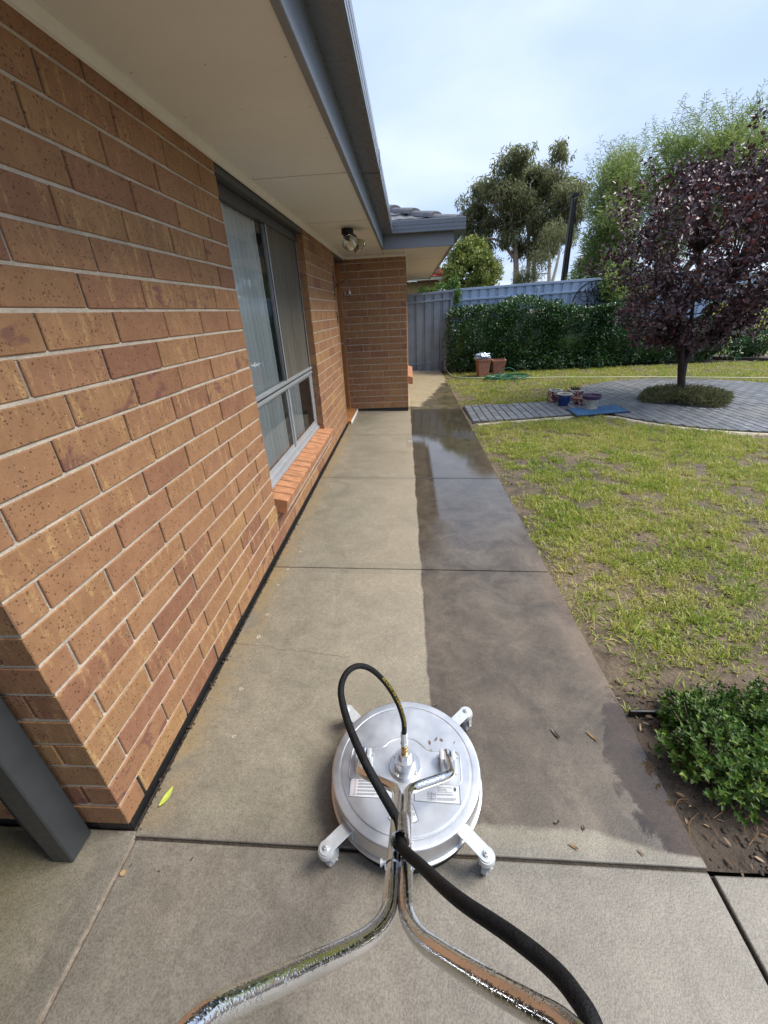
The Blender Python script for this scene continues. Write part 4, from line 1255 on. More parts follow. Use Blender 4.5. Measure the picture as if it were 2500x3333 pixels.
for (bx_, bz_) in ((.13, 1.64), (.185, 1.665)):
    mb = MB(); mb.tube([(bx_, yb, bz_ + .16), (bx_, yb, bz_ + .05)], .0022, 5)
    mb.lathe([(.004, .055), (.014, .050), (.020, .030), (.024, .010), (.034, .0), (.032, -.002), (.020, .008)], (bx_, yb, bz_), 16, cap=False); mb.sphere((bx_, yb, bz_ + .002), .007)
    mb.build('bell', plain('weathered_bell', (.16, .13, .14), .45, metal=.4) if 'weathered_bell' not in bpy.data.materials else bpy.data.materials['weathered_bell'], be, smooth=40)
mb = MB(); mb.tube(spline([(.008, 5.14, 1.47), (.012, 5.12, 1.43), (.010, 5.15, 1.39), (.012, 5.13, 1.34)], 4), .005, 6); mb.sphere((.012, 5.14, 1.41), .010, 8, 6)
mb.build('iron_hook', M['iron'], be)

# ================================================================== paving
def mat_paver():
    m, g, b, o = newmat('grey_paver')
    p = g.pos(); r_ = g.m('FRACT', g.m('ADD', g.orand(), g.island()))
    n = g.noise(p, 30, 5, .65); n0 = g.noise(p, 1.2, 4)
    c = g.mix(r_, (.145, .15, .158), (.215, .22, .228))
    c = g.mix(g.mapr(n, .3, .7), g.mix(1.0, c, (.75, .75, .75), 'MULTIPLY'), c)
    c = g.mix(g.mapr(n0, .5, .7, 0, .35), c, (.24, .225, .20))
    g.put(b.inputs['Base Color'], c); g.put(b.inputs['Roughness'], g.mapr(n0, .35, .65, .38, .6))
    g.put(b.inputs['Normal'], g.bump(n, .3, .01)); return m


M['paver'] = mat_paver()
PZ = -.080
PC, PR = (5.85, 6.45), 2.07
pav = empty('garden_paving', (3.5, 6, -.1), kind='structure')
PW, PL, PJ = .117, .234, .011


def clip(poly, f, eps=1e-9):
    """Sutherland-Hodgman against half plane f(p)>=0"""
    out = []
    for q in range(len(poly)):
        a, b_ = poly[q], poly[(q + 1) % len(poly)]
        fa, fb = f(a), f(b_)
        if fa >= 0: out.append(a)
        if (fa >= 0) != (fb >= 0):
            t = fa / (fa - fb); out.append((a[0] + (b_[0] - a[0]) * t, a[1] + (b_[1] - a[1]) * t))
    return out


full = MB().box(0, PW - PJ, 0, PL - PJ * 1.4, -.05, 0).mesh('paver', bevel=.005)
full.materials.append(M['paver'])
allp = []
nc = int((8.1 - 1.87) / PW)
for c_ in range(nc):
    x0 = 1.87 + c_ * PW
    off = (c_ % 2) * PL / 2
    r_ = -3
    y = 4.2 - off
    while y < 8.7:
        poly = [(x0, y), (x0 + PW - PJ, y), (x0 + PW - PJ, y + PL - PJ * 1.4), (x0, y + PL - PJ * 1.4)]
        y += PL
        cx, cy = x0 + PW / 2, poly[0][1] + PL / 2
        dc = math.hypot(cx - PC[0], cy - PC[1])
        if math.hypot(cx - 5.47, cy - 6.47) < .34: continue
        ins = [math.hypot(a - PC[0], b_ - PC[1]) < PR for a, b_ in poly]
        if all(ins): allp.append((cx, cy, poly, True)); continue
        edge = lambda xx: 5.37 + .19 * (xx - 1.86) + (.06 if xx < 2 else 0)
        top = lambda xx: 6.53 + .05 * (xx - 1.86)
        if cx < 4.1:
            pq = clip(clip(poly, lambda p_: p_[1] - edge(p_[0])), lambda p_: top(p_[0]) - p_[1])
            if len(pq) >= 3 and not any(ins):
                ar = abs(sum(pq[i][0] * pq[(i + 1) % len(pq)][1] - pq[(i + 1) % len(pq)][0] * pq[i][1] for i in range(len(pq)))) / 2
                if ar > .003: allp.append((cx, cy, pq, ar > .98 * (PW - PJ) * (PL - PJ * 1.4)))
                continue
        if any(ins):
            pq = poly
            a0 = math.atan2(cy - PC[1], cx - PC[0])
            for da in (-.06, 0, .06):
                nx_, ny_ = math.cos(a0 + da), math.sin(a0 + da)
                pq = clip(pq, lambda p_: PR - ((p_[0] - PC[0]) * nx_ + (p_[1] - PC[1]) * ny_))
            if len(pq) >= 3:
                ar = abs(sum(pq[i][0] * pq[(i + 1) % len(pq)][1] - pq[(i + 1) % len(pq)][0] * pq[i][1] for i in range(len(pq)))) / 2
                if ar > .002: allp.append((cx, cy, pq, False))
vis = [q for q in allp if q[0] < .93 + .95 * (q[1] + .69) + 1.2]
vis.sort(key=lambda q: math.hypot(q[0] - .93, q[1] + .69))
restp = MB()
for q, (cx, cy, poly, isfull) in enumerate(vis):
    jz = random.uniform(-.002, .002)
    if q < 290:
        if isfull:
            link('paver', full, None, pav, loc=(poly[0][0], poly[0][1], PZ + jz), rot=(random.uniform(-.006, .006), random.uniform(-.006, .006), random.uniform(-.006, .006)))
        else:
            MB().prism(poly, PZ - .05, PZ + jz).build('paver', M['paver'], pav)
    else:
        restp.prism(poly, PZ - .05, PZ + jz)
restp.build('far_pavers', M['paver'], pav, kind='stuff')
pb = MB()
ring = [(PC[0] + (PR + .005) * math.cos(t), PC[1] + (PR + .005) * math.sin(t)) for t in [2 * math.pi * k / 60 for k in range(60)]]
pb.prism(ring, -.2, PZ - .012)
pb.prism([(1.85, 5.36), (4.1, 5.78), (4.1, 6.62), (1.85, 6.52)], -.2, PZ - .0125)
pb.build('sand_bed', plain('joint_sand', (.045, .042, .038), .95, var=.3, vscale=30), pav)
hn = MB()
pts = [(1.90, 5.345), (2.4, 5.44), (3.0, 5.555), (3.42, 5.64), (3.75, 5.62), (3.97, 5.52)] + [(PC[0] + (PR + .012) * math.cos(t), PC[1] + (PR + .012) * math.sin(t)) for t in [R(207 + 6 * k) for k in range(15)]]
vs = []
for k, (a, b_) in enumerate(pts):
    n_ = pts[min(k + 1, len(pts) - 1)]; p_ = pts[max(k - 1, 0)]
    d = Vector((n_[0] - p_[0], n_[1] - p_[1])).normalized(); o_ = Vector((d.y, -d.x))
    wd = .085 + .05 * random.random()
    vs += [(a, b_, PZ - .020), (a + o_.x * wd * .7, b_ + o_.y * wd * .7, PZ - .014), (a + o_.x * wd, b_ + o_.y * wd, -.125)]
hn.add(vs, [q_ for k in range(len(pts) - 1) for q_ in ((3 * k, 3 * k + 1, 3 * k + 4, 3 * k + 3), (3 * k + 1, 3 * k + 2, 3 * k + 5, 3 * k + 4))])
hn.build('mortar_haunch', plain('cream_haunch', (.48, .41, .31), .85, var=.25, vscale=14, bump=.6, bscale=40), pav)

# ================================================================== lawn
def mat_grass():
    m, g, b, o = newmat('grass_blades')
    isl = g.island(); p = g.pos()
    n = g.noise(p, 1.0, 4, .6, .3); n2 = g.noise(p, 5.0, 3)
    f = g.m('ADD', g.m('MULTIPLY', isl, .46), g.m('ADD', g.m('MULTIPLY', g.mapr(n, .3, .7), .28), g.m('MULTIPLY', g.mapr(n2, .3, .7), .20)))
    c = g.ramp(f, [(0.0, (.085, .160, .018)), (.22, (.19, .29, .03)), (.40, (.34, .41, .055)), (.56, (.49, .49, .10)), (.74, (.58, .48, .21)), (1.0, (.34, .22, .10))])
    g.put(b.inputs['Base Color'], c); b.inputs['Roughness'].default_value = .5
    t = g.new('ShaderNodeBsdfTranslucent'); g.put(t.inputs[0], c)
    ms = g.new('ShaderNodeMixShader'); ms.inputs[0].default_value = .35
    g.nt.links.new(b.outputs[0], ms.inputs[1]); g.nt.links.new(t.outputs[0], ms.inputs[2]); g.nt.links.new(ms.outputs[0], o.inputs[0]); return m


M['grass'] = mat_grass()


def in_paving(x, y):
    c = np.hypot(x - PC[0], y - PC[1]) < PR + .03
    r_ = (x < 4.1) & (y > 5.33 + .19 * (x - 1.86)) & (y < 6.56 + .05 * (x - 1.86))
    return c | r_


def grass(name, nt, per, ylo, yhi, Lr, Wr, thr, label, seed, spread):
    """tufts of blades; thinner where the soil shows"""
    r_ = np.random.default_rng(seed)
    y = np.sqrt(r_.uniform((ylo + .9) ** 2, (yhi + .9) ** 2, nt)) - .9
    x = 1.80 + r_.uniform(0, 1, nt) * (np.minimum(.93 + .92 * (y + .69) + 1.1, 11.5) - 1.80)
    P_ = np.stack([x, y], 1)
    den = .40 * fbm(P_, 1.7, 21) + .60 * fbm(P_, 7.5, 8)
    soilband = np.clip((x - 1.83) / .20, 0, 1)                      # thin beside the path
    hs_ = np.clip(np.abs(np.hypot(x - PC[0], y - PC[1]) - PR) / .30, 0, 1)
    hs2 = np.where(x < 4.1, np.clip((5.36 + .19 * (x - 1.86) - y) / .34, 0, 1), 1.0)
    bed_ = np.clip((y - .58) / .5, 0, 1)
    fb = np.clip((10.75 - y) / .3, 0, 1)
    prob = np.clip((den - thr) / .15, 0.08, 1)
    if ylo < 5: prob = prob * (.22 + .78 * soilband) * (.10 + .90 * hs_) * (.10 + .90 * hs2) * (.05 + .95 * bed_)
    else: prob = prob * (.5 + .5 * soilband) * fb * (.4 + .6 * hs_)
    keep = (r_.uniform(size=nt) < prob) & ~in_paving(x, y)
    x, y = x[keep], y[keep]; t = len(x)
    tl = (.55 + .9 * fbm(np.stack([x, y], 1), 2.1, 31)) * r_.uniform(.7, 1.25, t)
    m_ = r_.poisson(per, t).clip(3, per * 2)
    idx = np.repeat(np.arange(t), m_); k = len(idx)
    az = r_.uniform(0, 2 * np.pi, k)
    off = np.abs(r_.normal(0, spread, k))
    bx_ = x[idx] + np.cos(az) * off; by_ = y[idx] + np.sin(az) * off
    z = LUMP(np.stack([bx_, by_], 1)) - .004
    az = az + r_.normal(0, .5, k)
    lean = np.abs(r_.normal(.72, .42, k)).clip(.05, 1.42)
    L_ = r_.uniform(*Lr, k) * tl[idx]; W_ = r_.uniform(*Wr, k)
    d = np.stack([np.cos(az) * np.sin(lean), np.sin(az) * np.sin(lean), np.cos(lean)], 1)
    s_ = np.stack([-np.sin(az), np.cos(az), np.zeros(k)], 1)
    b0 = np.column_stack([bx_, by_, z])
    mid = b0 + d * L_[:, None] * .55; tip = b0 + d * L_[:, None] + np.array([0, 0, -1]) * (L_ * .30 * np.sin(lean))[:, None]
    tip[:, 2] = np.maximum(tip[:, 2], z + .004)
    w2 = (W_ / 2)[:, None]
    V = np.stack([b0 - s_ * w2 * .8, b0 + s_ * w2 * .8, mid + s_ * w2, mid - s_ * w2, tip], 1).reshape(-1, 3)
    ok = ~in_paving(bx_, by_) & (bx_ > 1.808)
    V = V.reshape(-1, 5, 3)[ok].reshape(-1, 3); k = int(ok.sum())
    q = np.arange(k)[:, None] * 5
    me = npmesh(name, V, [q + np.array([[0, 1, 2, 3]]), q + np.array([[3, 2, 4]])])
    return link(name, me, M['grass'], None, label=label, cat='grass', kind='stuff')


grass('near_lawn', 31000, 9, .40, 5.6, (.022, .060), (.0034, .0062), .375, 'patchy green and straw lawn between the path and the paving', 1, .016)
grass('long_grass', 2600, 4, .45, 5.5, (.060, .120), (.003, .0055), .36, 'scattered longer grass blades standing out of the near lawn', 9, .010)
grass('far_lawn', 18000, 8, 6.4, 10.9, (.030, .065), (.006, .010), .33, 'bright green lawn strip behind the paving in front of the hedge', 2, .025)

# leaf litter, twigs and pale stones
def litter(name, n, xr_, yr_, Lr, mats, label, seed, zf=None):
    r_ = np.random.default_rng(seed)
    P_ = np.column_stack([r_.uniform(*xr_, n), r_.uniform(*yr_, n), np.zeros(n)])
    P_ = P_[~in_paving(P_[:, 0], P_[:, 1])]; n = len(P_)
    P_[:, 2] = LUMP(P_[:, :2]) + r_.uniform(.002, .012, n)
    az = r_.uniform(0, 6.28, n)
    d = np.column_stack([np.cos(az), np.sin(az), r_.normal(0, .18, n)])
    L_ = r_.uniform(*Lr, n)
    me = leafmesh(name, P_, d, L_, L_ * r_.uniform(.16, .5, n), up=r_.normal(size=(n, 3)) * .35 + np.array([0, 0, 1]), fold=.2, droop=-.1)
    return link(name, me, mats, None, label=label, cat='leaf litter', kind='stuff')


M['litter'] = leafmat('dry_leaf_litter', [(0, (.05, .03, .018)), (.4, (.14, .08, .04)), (.7, (.26, .16, .08)), (.9, (.40, .30, .19)), (1, (.48, .43, .38))], .6, .1, .1)
litter('leaf_litter', 420, (1.82, 2.7), (-.02, .62), (.010, .038), M['litter'], 'brown dry leaves scattered on the soil under the near shrub', 4)
litter('lawn_litter', 420, (1.82, 5.0), (.5, 5.4), (.012, .040), M['litter'], 'small dead leaves scattered over the near lawn', 5)
litter('hedge_litter', 160, (1.95, 8.5), (10.2, 11.0), (.02, .05), M['litter'], 'dead leaves on the soil along the foot of the hedge', 6)
r_ = np.random.default_rng(77)
cdx = MB()
for q in range(1500):
    if q < 650: x, y = r_.uniform(1.82, 2.6), r_.uniform(-.02, .7)
    else: x, y = r_.uniform(1.82, 4.6), r_.uniform(.6, 5.3)
    if in_paving(np.array([x]), np.array([y]))[0]: continue
    s_ = r_.uniform(.0025, .0085) if q < 650 else r_.uniform(.003, .010)
    cdx.sphere((x, y, float(LUMP(np.array([[x, y]]))[0]) + s_ * .25), s_, 6, 4, (1, r_.uniform(.7, 1.3), .7))
cdx.build('soil_clods', M['soil'], None, label='small clods of bare soil on the bed and in the lawn gaps', cat='soil', kind='stuff')
tw = MB()
for q in range(46):
    x, y = random.uniform(1.83, 2.5), random.uniform(-.01, .6)
    a = random.uniform(0, 6.28); L_ = random.uniform(.04, .13); z = -.100
    tw.tube(spline([(x, y, z), (x + math.cos(a) * L_ * .5, y + math.sin(a) * L_ * .5, z + random.uniform(0, .014)), (x + math.cos(a + .3) * L_, y + math.sin(a + .3) * L_, z)], 3), .0013, 4)
tw.build('twig_litter', M['leaf_brown'], None, label='thin twigs on the soil beside the path and under the near shrub', cat='twigs', kind='stuff')
ed = MB(); ed.box(1.815, 2.75, .496, .506, -.16, -.070); ed.tube([(1.815, .501, -.070), (2.75, .501, -.070)], .007, 8)
ed.build('garden_edging', M['seal'], None, label='black plastic edging strip between the shrub bed and the lawn', cat='edging')
# grit and debris in the gap at the wall
gr = MB()
for q in range(420):
    y = random.uniform(0, 5.2) ** 1.0; x = .016 + random.gauss(0, .006); s_ = random.uniform(.002, .006)
    gr.sphere((x, y, -.040 + random.uniform(0, .006)), s_, 5, 3, (1, 1.4, .6))
gr.build('gap_grit', M['leaf_dark'], None, label='dark grit and leaf crumbs along the gap between wall and path', cat='grit', kind='stuff')

# ================================================================== pots
def pot(name, c, prof, mat, label, cat='plant pot', rimprof=None, rimmat=None, soil=None, sides=36, group=None):
    e = empty(name, (c[0], c[1], c[2]), label, cat, group)
    MB().lathe(prof, c, sides, cap=False).build('pot_body', mat, e, smooth=40)
    if rimprof: MB().lathe(rimprof, c, sides, cap=False).build('rim', rimmat, e, smooth=50)
    if soil: MB().lathe([(soil[0], soil[1]), (.001, soil[1] + .008)], c, sides, cap=False).build('potting_soil', M['soil'], e)
    return e


M['blueglaze'] = plain('blue_glaze', (.012, .035, .14), .18, var=.3, vscale=12)
M['cream'] = plain('cream_glaze', (.62, .58, .48), .4, var=.08)
M['terracotta'] = plain('terracotta', (.38, .165, .11), .65, var=.18, vscale=12, bump=.2)
M['purple'] = plain('purple_glaze', (.075, .04, .095), .35, var=.15)


def mat_stonepot():
    m, g, b, o = newmat('mottled_stone_pot'); p = g.pos(); n = g.noise(p, 16, 5, .7)
    g.put(b.inputs['Base Color'], g.ramp(n, [(.25, (.10, .11, .10)), (.45, (.30, .29, .25)), (.6, (.46, .43, .36)), (.8, (.24, .16, .10))])); b.inputs['Roughness'].default_value = .6; return m


def mat_mosaic():
    m, g, b, o = newmat('mosaic'); p = g.obj()
    c = g.voro(p, 42, out='Color'); e = g.voro(p, 42, 'DISTANCE_TO_EDGE')
    r_, g_, b_ = [g.sep(c)[k] for k in range(3)]
    cc = g.ramp(r_, [(.0, (.20, .03, .04)), (.5, (.16, .025, .04)), (.55, (.06, .03, .03)), (.75, (.62, .58, .52)), (1, (.55, .50, .45))]); cc2 = cc
    g.put(b.inputs['Base Color'], g.mix(g.mapr(e, .02, .06), (.05, .035, .03), cc2)); b.inputs['Roughness'].default_value = .3; return m


M['stonepot'] = mat_stonepot(); M['mosaic'] = mat_mosaic()
bp = pot('blue_pot', (3.455, 6.28, PZ), [(.001, .004), (.066, .004), (.072, .0), (.074, .012), (.088, .04), (.102, .10), (.108, .15), (.104, .175), (.100, .178)], M['blueglaze'], 'dark blue glazed pot with cream rim and a bare twig', rimprof=[(.100, .172), (.118, .178), (.122, .186), (.118, .194), (.104, .194), (.098, .184), (.096, .165)], rimmat=M['cream'], soil=(.098, .176))
MB().tube(spline([(3.45, 6.28, .08), (3.455, 6.28, .16), (3.465, 6.275, .26), (3.475, 6.27, .36)], 4), [.003] * 12 + [.0015], 5).build('twig', M['leaf_brown'], bp)
for k in range(3):
    a = k * 2.1; MB().sphere((3.455 + .058 * math.cos(a), 6.28 + .058 * math.sin(a), PZ + .006), .012, 8, 5).build('foot', M['blueglaze'], bp)
pot('stone_pot', (3.755, 5.945, PZ + .012), [(.001, .004), (.098, .004), (.104, .0), (.106, .014), (.098, .018), (.104, .06), (.120, .15), (.124, .158)], M['stonepot'], 'mottled grey pot with purple rim standing on the blue mat', rimprof=[(.122, .150), (.128, .155), (.136, .185), (.136, .192), (.146, .194), (.148, .206), (.142, .212), (.130, .210), (.124, .19), (.122, .16)], rimmat=M['purple'], soil=(.126, .178))
pot('mosaic_bowl', (3.72, 6.34, PZ), [(.001, .004), (.050, .004), (.055, 0), (.070, .05), (.088, .092)], M['mosaic'], 'small terracotta bowl with mosaic sides behind the grey pot', rimprof=[(.086, .090), (.096, .094), (.096, .104), (.086, .106), (.078, .09)], rimmat=M['terracotta'], soil=(.082, .088), sides=28)
for (x0, y0, w_, h_, tx, pl) in ((3.325, 6.52, .19, .185, 'square red and white mosaic planter left of the blue pot', False), (3.70, 6.64, .20, .155, 'square mosaic planter with a dry plant behind the blue pot', True)):
    e = empty('mosaic_planter', (x0 + w_ / 2, y0 + w_ / 2, PZ), tx, 'plant pot', 'square mosaic planters')
    mb = MB(); t = .014
    mb.box(x0, x0 + w_, y0, y0 + t, PZ, PZ + h_); mb.box(x0, x0 + w_, y0 + w_ - t, y0 + w_, PZ, PZ + h_); mb.box(x0, x0 + t, y0 + t, y0 + w_ - t, PZ, PZ + h_); mb.box(x0 + w_ - t, x0 + w_, y0 + t, y0 + w_ - t, PZ, PZ + h_)
    mb.build('planter_wall', M['mosaic'], e)
    mb = MB(); q = .006
    for (a, b_, c_, d_) in ((x0 - q, x0 + w_ + q, y0 - q, y0 + t + q), (x0 - q, x0 + w_ + q, y0 + w_ - t - q, y0 + w_ + q), (x0 - q, x0 + t + q, y0 + t + q, y0 + w_ - t - q), (x0 + w_ - t - q, x0 + w_ + q, y0 + t + q, y0 + w_ - t - q)): mb.box(a, b_, c_, d_, PZ + h_, PZ + h_ + .010)
    mb.build('rim', M['cream'], e)
    MB().box(x0 + t, x0 + w_ - t, y0 + t, y0 + w_ - t, PZ, PZ + h_ - .03).build('potting_soil', M['soil'], e)
    if pl:
        n_ = 90; P_ = np.column_stack([rng.uniform(x0 + .03, x0 + w_ - .03, n_), rng.uniform(y0 + .03, y0 + w_ - .03, n_), np.full(n_, PZ + h_ - .03)])
        d = rng.normal(size=(n_, 3)) * .45 + np.array([0, 0, 1]); link('dry_plant', leafmesh('dry_plant', P_, d, rng.uniform(.05, .12, n_), .008, hexa=False), M['litter'], e)
# door mat
mt = empty('door_mat', (3.85, 5.85, PZ), 'bright blue rectangular mat with dark rubber border on the paving', 'mat')
mc = [(3.40, 5.99), (3.385, 5.47), (4.235, 5.645), (4.235, 6.14)]
mc = [(3.385, 5.465), (4.24, 5.64), (4.235, 6.14), (3.395, 5.985)]
cxm = sum(p_[0] for p_ in mc) / 4; cym = sum(p_[1] for p_ in mc) / 4
MB().prism(mc, PZ + .0045, PZ + .011).build('rubber_border', plain('mat_rubber', (.012, .018, .03), .5), mt)
MB().prism([(cxm + (a - cxm) * .93, cym + (b_ - cym) * .87) for a, b_ in mc], PZ + .011, PZ + .016).build('mat_pile', plain('blue_mat_pile', (.04, .13, .26), .8, var=.22, vscale=5, bump=.6, bscale=300), mt)
# terracotta tubs by the hedge
for (x, y, wt, wb, h_, tx, rz) in ((2.725, 9.95, .150, .115, .405, 'square terracotta tub with a plastic bag on top, by the hedge', .12), (3.12, 10.02, .150, .115, .36, 'square terracotta tub without a bag, right of the bagged one', -.10)):
    e = empty('terracotta_tub', (x, y, -.10), tx, 'plant pot', 'terracotta tubs by the hedge')
    mb = MB(); c4 = lambda s_, z_: [Vector((x, y, z_)) + Matrix.Rotation(rz, 3, 'Z') @ Vector((sx_ * s_, sy_ * s_, 0)) for sx_, sy_ in ((-1, -1), (1, -1), (1, 1), (-1, 1))]
    a, b_, ai, bi = c4(wb, -.10), c4(wt, -.10 + h_), c4(wt - .012, -.10 + h_), c4(wb * .95 + .01, .02)
    mb.add(a + b_ + ai + bi, [(3, 2, 1, 0)] + [(k, (k + 1) % 4, 4 + (k + 1) % 4, 4 + k) for k in range(4)] + [(4 + k, 4 + (k + 1) % 4, 8 + (k + 1) % 4, 8 + k) for k in range(4)] + [(8 + k, 8 + (k + 1) % 4, 12 + (k + 1) % 4, 12 + k) for k in range(4)] + [(12, 13, 14, 15)])
    mb.build('tub_body', M['terracotta'], e, bevel=.004)
    mb = MB(); r0_, r1_, r2_, r3_ = c4(wt + .001, h_ - .135), c4(wt + .014, h_ - .13), c4(wt + .014, h_ - .098), c4(wt - .012, h_ - .098)
    mb.add(r0_ + r1_ + r2_ + r3_, [(4 * q_ + k, 4 * q_ + (k + 1) % 4, 4 * q_ + 4 + (k + 1) % 4, 4 * q_ + 4 + k) for q_ in range(3) for k in range(4)]); mb.build('rim', M['terracotta'], e)
def mat_bag():
    m, g, b, o = newmat('plastic_bag'); b.inputs['Base Color'].default_value = (.34, .50, .66, 1); b.inputs['Roughness'].default_value = .2; b.inputs['Transmission Weight'].default_value = .4
    g.put(b.inputs['Normal'], g.bump(g.noise(g.pos(), 40, 3), .6, .02)); return m
ph = np.linspace(0, np.pi, 22); th = np.linspace(0, 2 * np.pi, 36, endpoint=False)
TH, PH = np.meshgrid(th, ph); U = np.stack([np.sin(PH) * np.cos(TH), np.sin(PH) * np.sin(TH), np.cos(PH)], -1).reshape(-1, 3)
rr_ = 1 + 1.0 * (fbm(U + 5, 2.3, 5) - .5) + .7 * (fbm(U + 9, 6, 7) - .5)
V = U * rr_[:, None] * np.array([.19, .15, .085]) + np.array([2.70, 9.93, .355])
ii, jj = np.meshgrid(np.arange(21), np.arange(36), indexing='ij'); a = ii * 36 + jj; b_ = ii * 36 + (jj + 1) % 36
me = npmesh('plastic_bag', V, [np.stack([a, b_, b_ + 36, a + 36], -1).reshape(-1, 4)])
link('plastic_bag', me, mat_bag(), None, label='crumpled pale blue plastic bag lying on the left terracotta tub', cat='plastic bag')

# tap and hoses
tp = empty('garden_tap', (1.90, 11.15, -.1), 'small metal garden tap on a pipe at the fence end', 'tap')
MB().tube([(1.90, 11.15, -.12), (1.90, 11.15, .22)], .012, 10).build('riser_pipe', M['plate'], tp, smooth=50)
mb = MB(); mb.tube(spline([(1.90, 11.15, .21), (1.90, 11.08, .225), (1.90, 11.04, .19), (1.90, 11.035, .15)], 4), .014, 10); mb.build('spout', M['brass'], tp, smooth=50)
mb = MB(); mb.tube([(1.90, 11.12, .22), (1.90, 11.12, .265)], .006, 8); mb.tube([(1.865, 11.12, .265), (1.935, 11.12, .265)], .008, 8); mb.build('tap_handle', M['plate'], tp, smooth=50)
M['greyhose'] = plain('grey_hose', (.36, .40, .35), .5, var=.1)
M['greenhose'] = plain('green_hose', (.012, .13, .055), .4, var=.2)
M['palehose'] = plain('pale_hose', (.66, .68, .40), .5, var=.08)
M['orange'] = plain('orange_fitting', (.75, .16, .03), .4)
ghp = spline([(1.90, 11.035, .15), (1.90, 11.02, .05), (1.915, 10.7, -.03), (1.97, 10.2, -.075), (2.10, 9.78, -.082), (2.35, 9.62, -.082), (2.75, 9.58, -.08), (3.05, 9.72, -.075), (3.35, 9.86, -.06), (3.6, 9.75, -.075)], 8)
MB().tube(ghp, .012, 8).build('grey_hose', M['greyhose'], None, smooth=60, label='grey garden hose curving from the tap onto the lawn', cat='hose')
gh = empty('green_hose', (3.15, 9.3, -.1), 'tangled green garden hose lying on the grass near the tubs', 'hose')
rs = random.Random(5); pts = []
for k in range(64):
    t = k * .62; r_ = .30 + .17 * math.sin(t * .73) + rs.uniform(-.05, .05)
    pts.append((3.22 + r_ * 1.25 * math.cos(t) + .10 * math.sin(t * .31), 9.33 + r_ * .75 * math.sin(t), -.075 + rs.uniform(0, .055)))
pts = [(2.72, 9.55, -.08)] + pts + [(3.6, 9.42, -.07)]
MB().tube(spline(pts, 5), .009, 7).build('hose_coil', M['greenhose'], gh, smooth=60)
pts = spline([(3.05, 9.62, -.07), (3.16, 9.72, .06), (3.32, 9.72, .10), (3.45, 9.64, .03), (3.5, 9.5, -.06)], 6); MB().tube(pts, .009, 7).build('hose_loop', M['greenhose'], gh, smooth=60)
for (x, y) in ((3.36, 9.17), (3.72, 9.50)):
    mb = MB(); mb.tube([(x - .035, y - .01, -.055), (x + .035, y + .012, -.055)], .022, 10); mb.tube([(x - .07, y - .02, -.057), (x - .03, y - .008, -.055)], .014, 8); mb.build('connector', M['orange'], gh, smooth=50)
ph_ = spline([(3.42, 9.18, -.06), (4.2, 8.98, -.045), (5.2, 8.72, -.045), (6.2, 8.52, -.05), (7.2, 8.12, -.045), (8.3, 7.75, -.045), (9.5, 7.4, -.05)], 10)
MB().tube(ph_, .010, 8).build('pale_hose', M['palehose'], None, smooth=60, label='pale cream hose stretched straight across the far lawn', cat='hose')

# ================================================================== fence
M['fence'] = plain('blue_fence_steel', (.33, .42, .56), .40, var=.08, vscale=3)
M['fence_d'] = plain('dark_fence_steel', (.23, .28, .35), .45, var=.14, vscale=3)  # darker tone of the fence steel, for the panel beside the house


def fence(name, x0, x1, y0, y1, zt0, zt1, zr, label, mat, posts, bottom_rail=True, group=None):
    e = empty(name, ((x0 + x1) / 2, (y0 + y1) / 2, -.1), label, 'fence', group)
    f = lambda x: (x - x0) / (x1 - x0)
    yy = lambda x: y0 + (y1 - y0) * f(x); zt = lambda x: zt0 + (zt1 - zt0) * f(x)
    x = x0; pitch_ = .236
    while x < x1 - .01:
        xs = [(0, 0), (.150, 0), (.166, .034), (.220, .034), (.236, 0)]
        vs = []
        for (a, d) in xs:
            xx = min(x + a, x1); vs += [(xx, yy(xx) + d, -.14), (xx, yy(xx) + d, zt(xx) - .02)]
        MB().add(vs, [(2 * k, 2 * k + 2, 2 * k + 3, 2 * k + 1) for k in range(4)]).build('fence_sheet', mat, e)
        x += pitch_
    def rail(nm, dz, h_, d0, d1):
        a = [(x0, yy(x0) + d0, zt0 + dz), (x1, yy(x1) + d0, zt1 + dz), (x1, yy(x1) + d1, zt1 + dz), (x0, yy(x0) + d1, zt0 + dz)]
        MB().hexa(a, [(p_[0], p_[1], p_[2] + h_) for p_ in a]).build(nm, mat, e, bevel=.003)
    rail('top_cap', -.035, .055, -.022, .055)
    rail('rail', zr - zt0, .045, -.030, -.001)
    if bottom_rail: rail('rail', .06 - zt0, .04, -.030, -.001)
    for px in posts:
        MB().box(px - .028, px + .028, yy(px) - .034, yy(px) - .0005, -.14, zt(px) - (.14 if bottom_rail else .10)).build('fence_post', mat, e, bevel=.004)
    return e


fence('steel_fence', .90, 2.11, 11.36, 11.42, 1.795, 1.855, 1.585, 'dull blue-grey steel fence panel between the house and the hedge', M['fence_d'], (2.06,))
fence('steel_fence', 2.125, 8.7, 11.62, 11.66, 1.875, 2.005, 1.60, 'long pale blue steel fence behind the hedge', M['fence'], (4.33, 6.7), False)

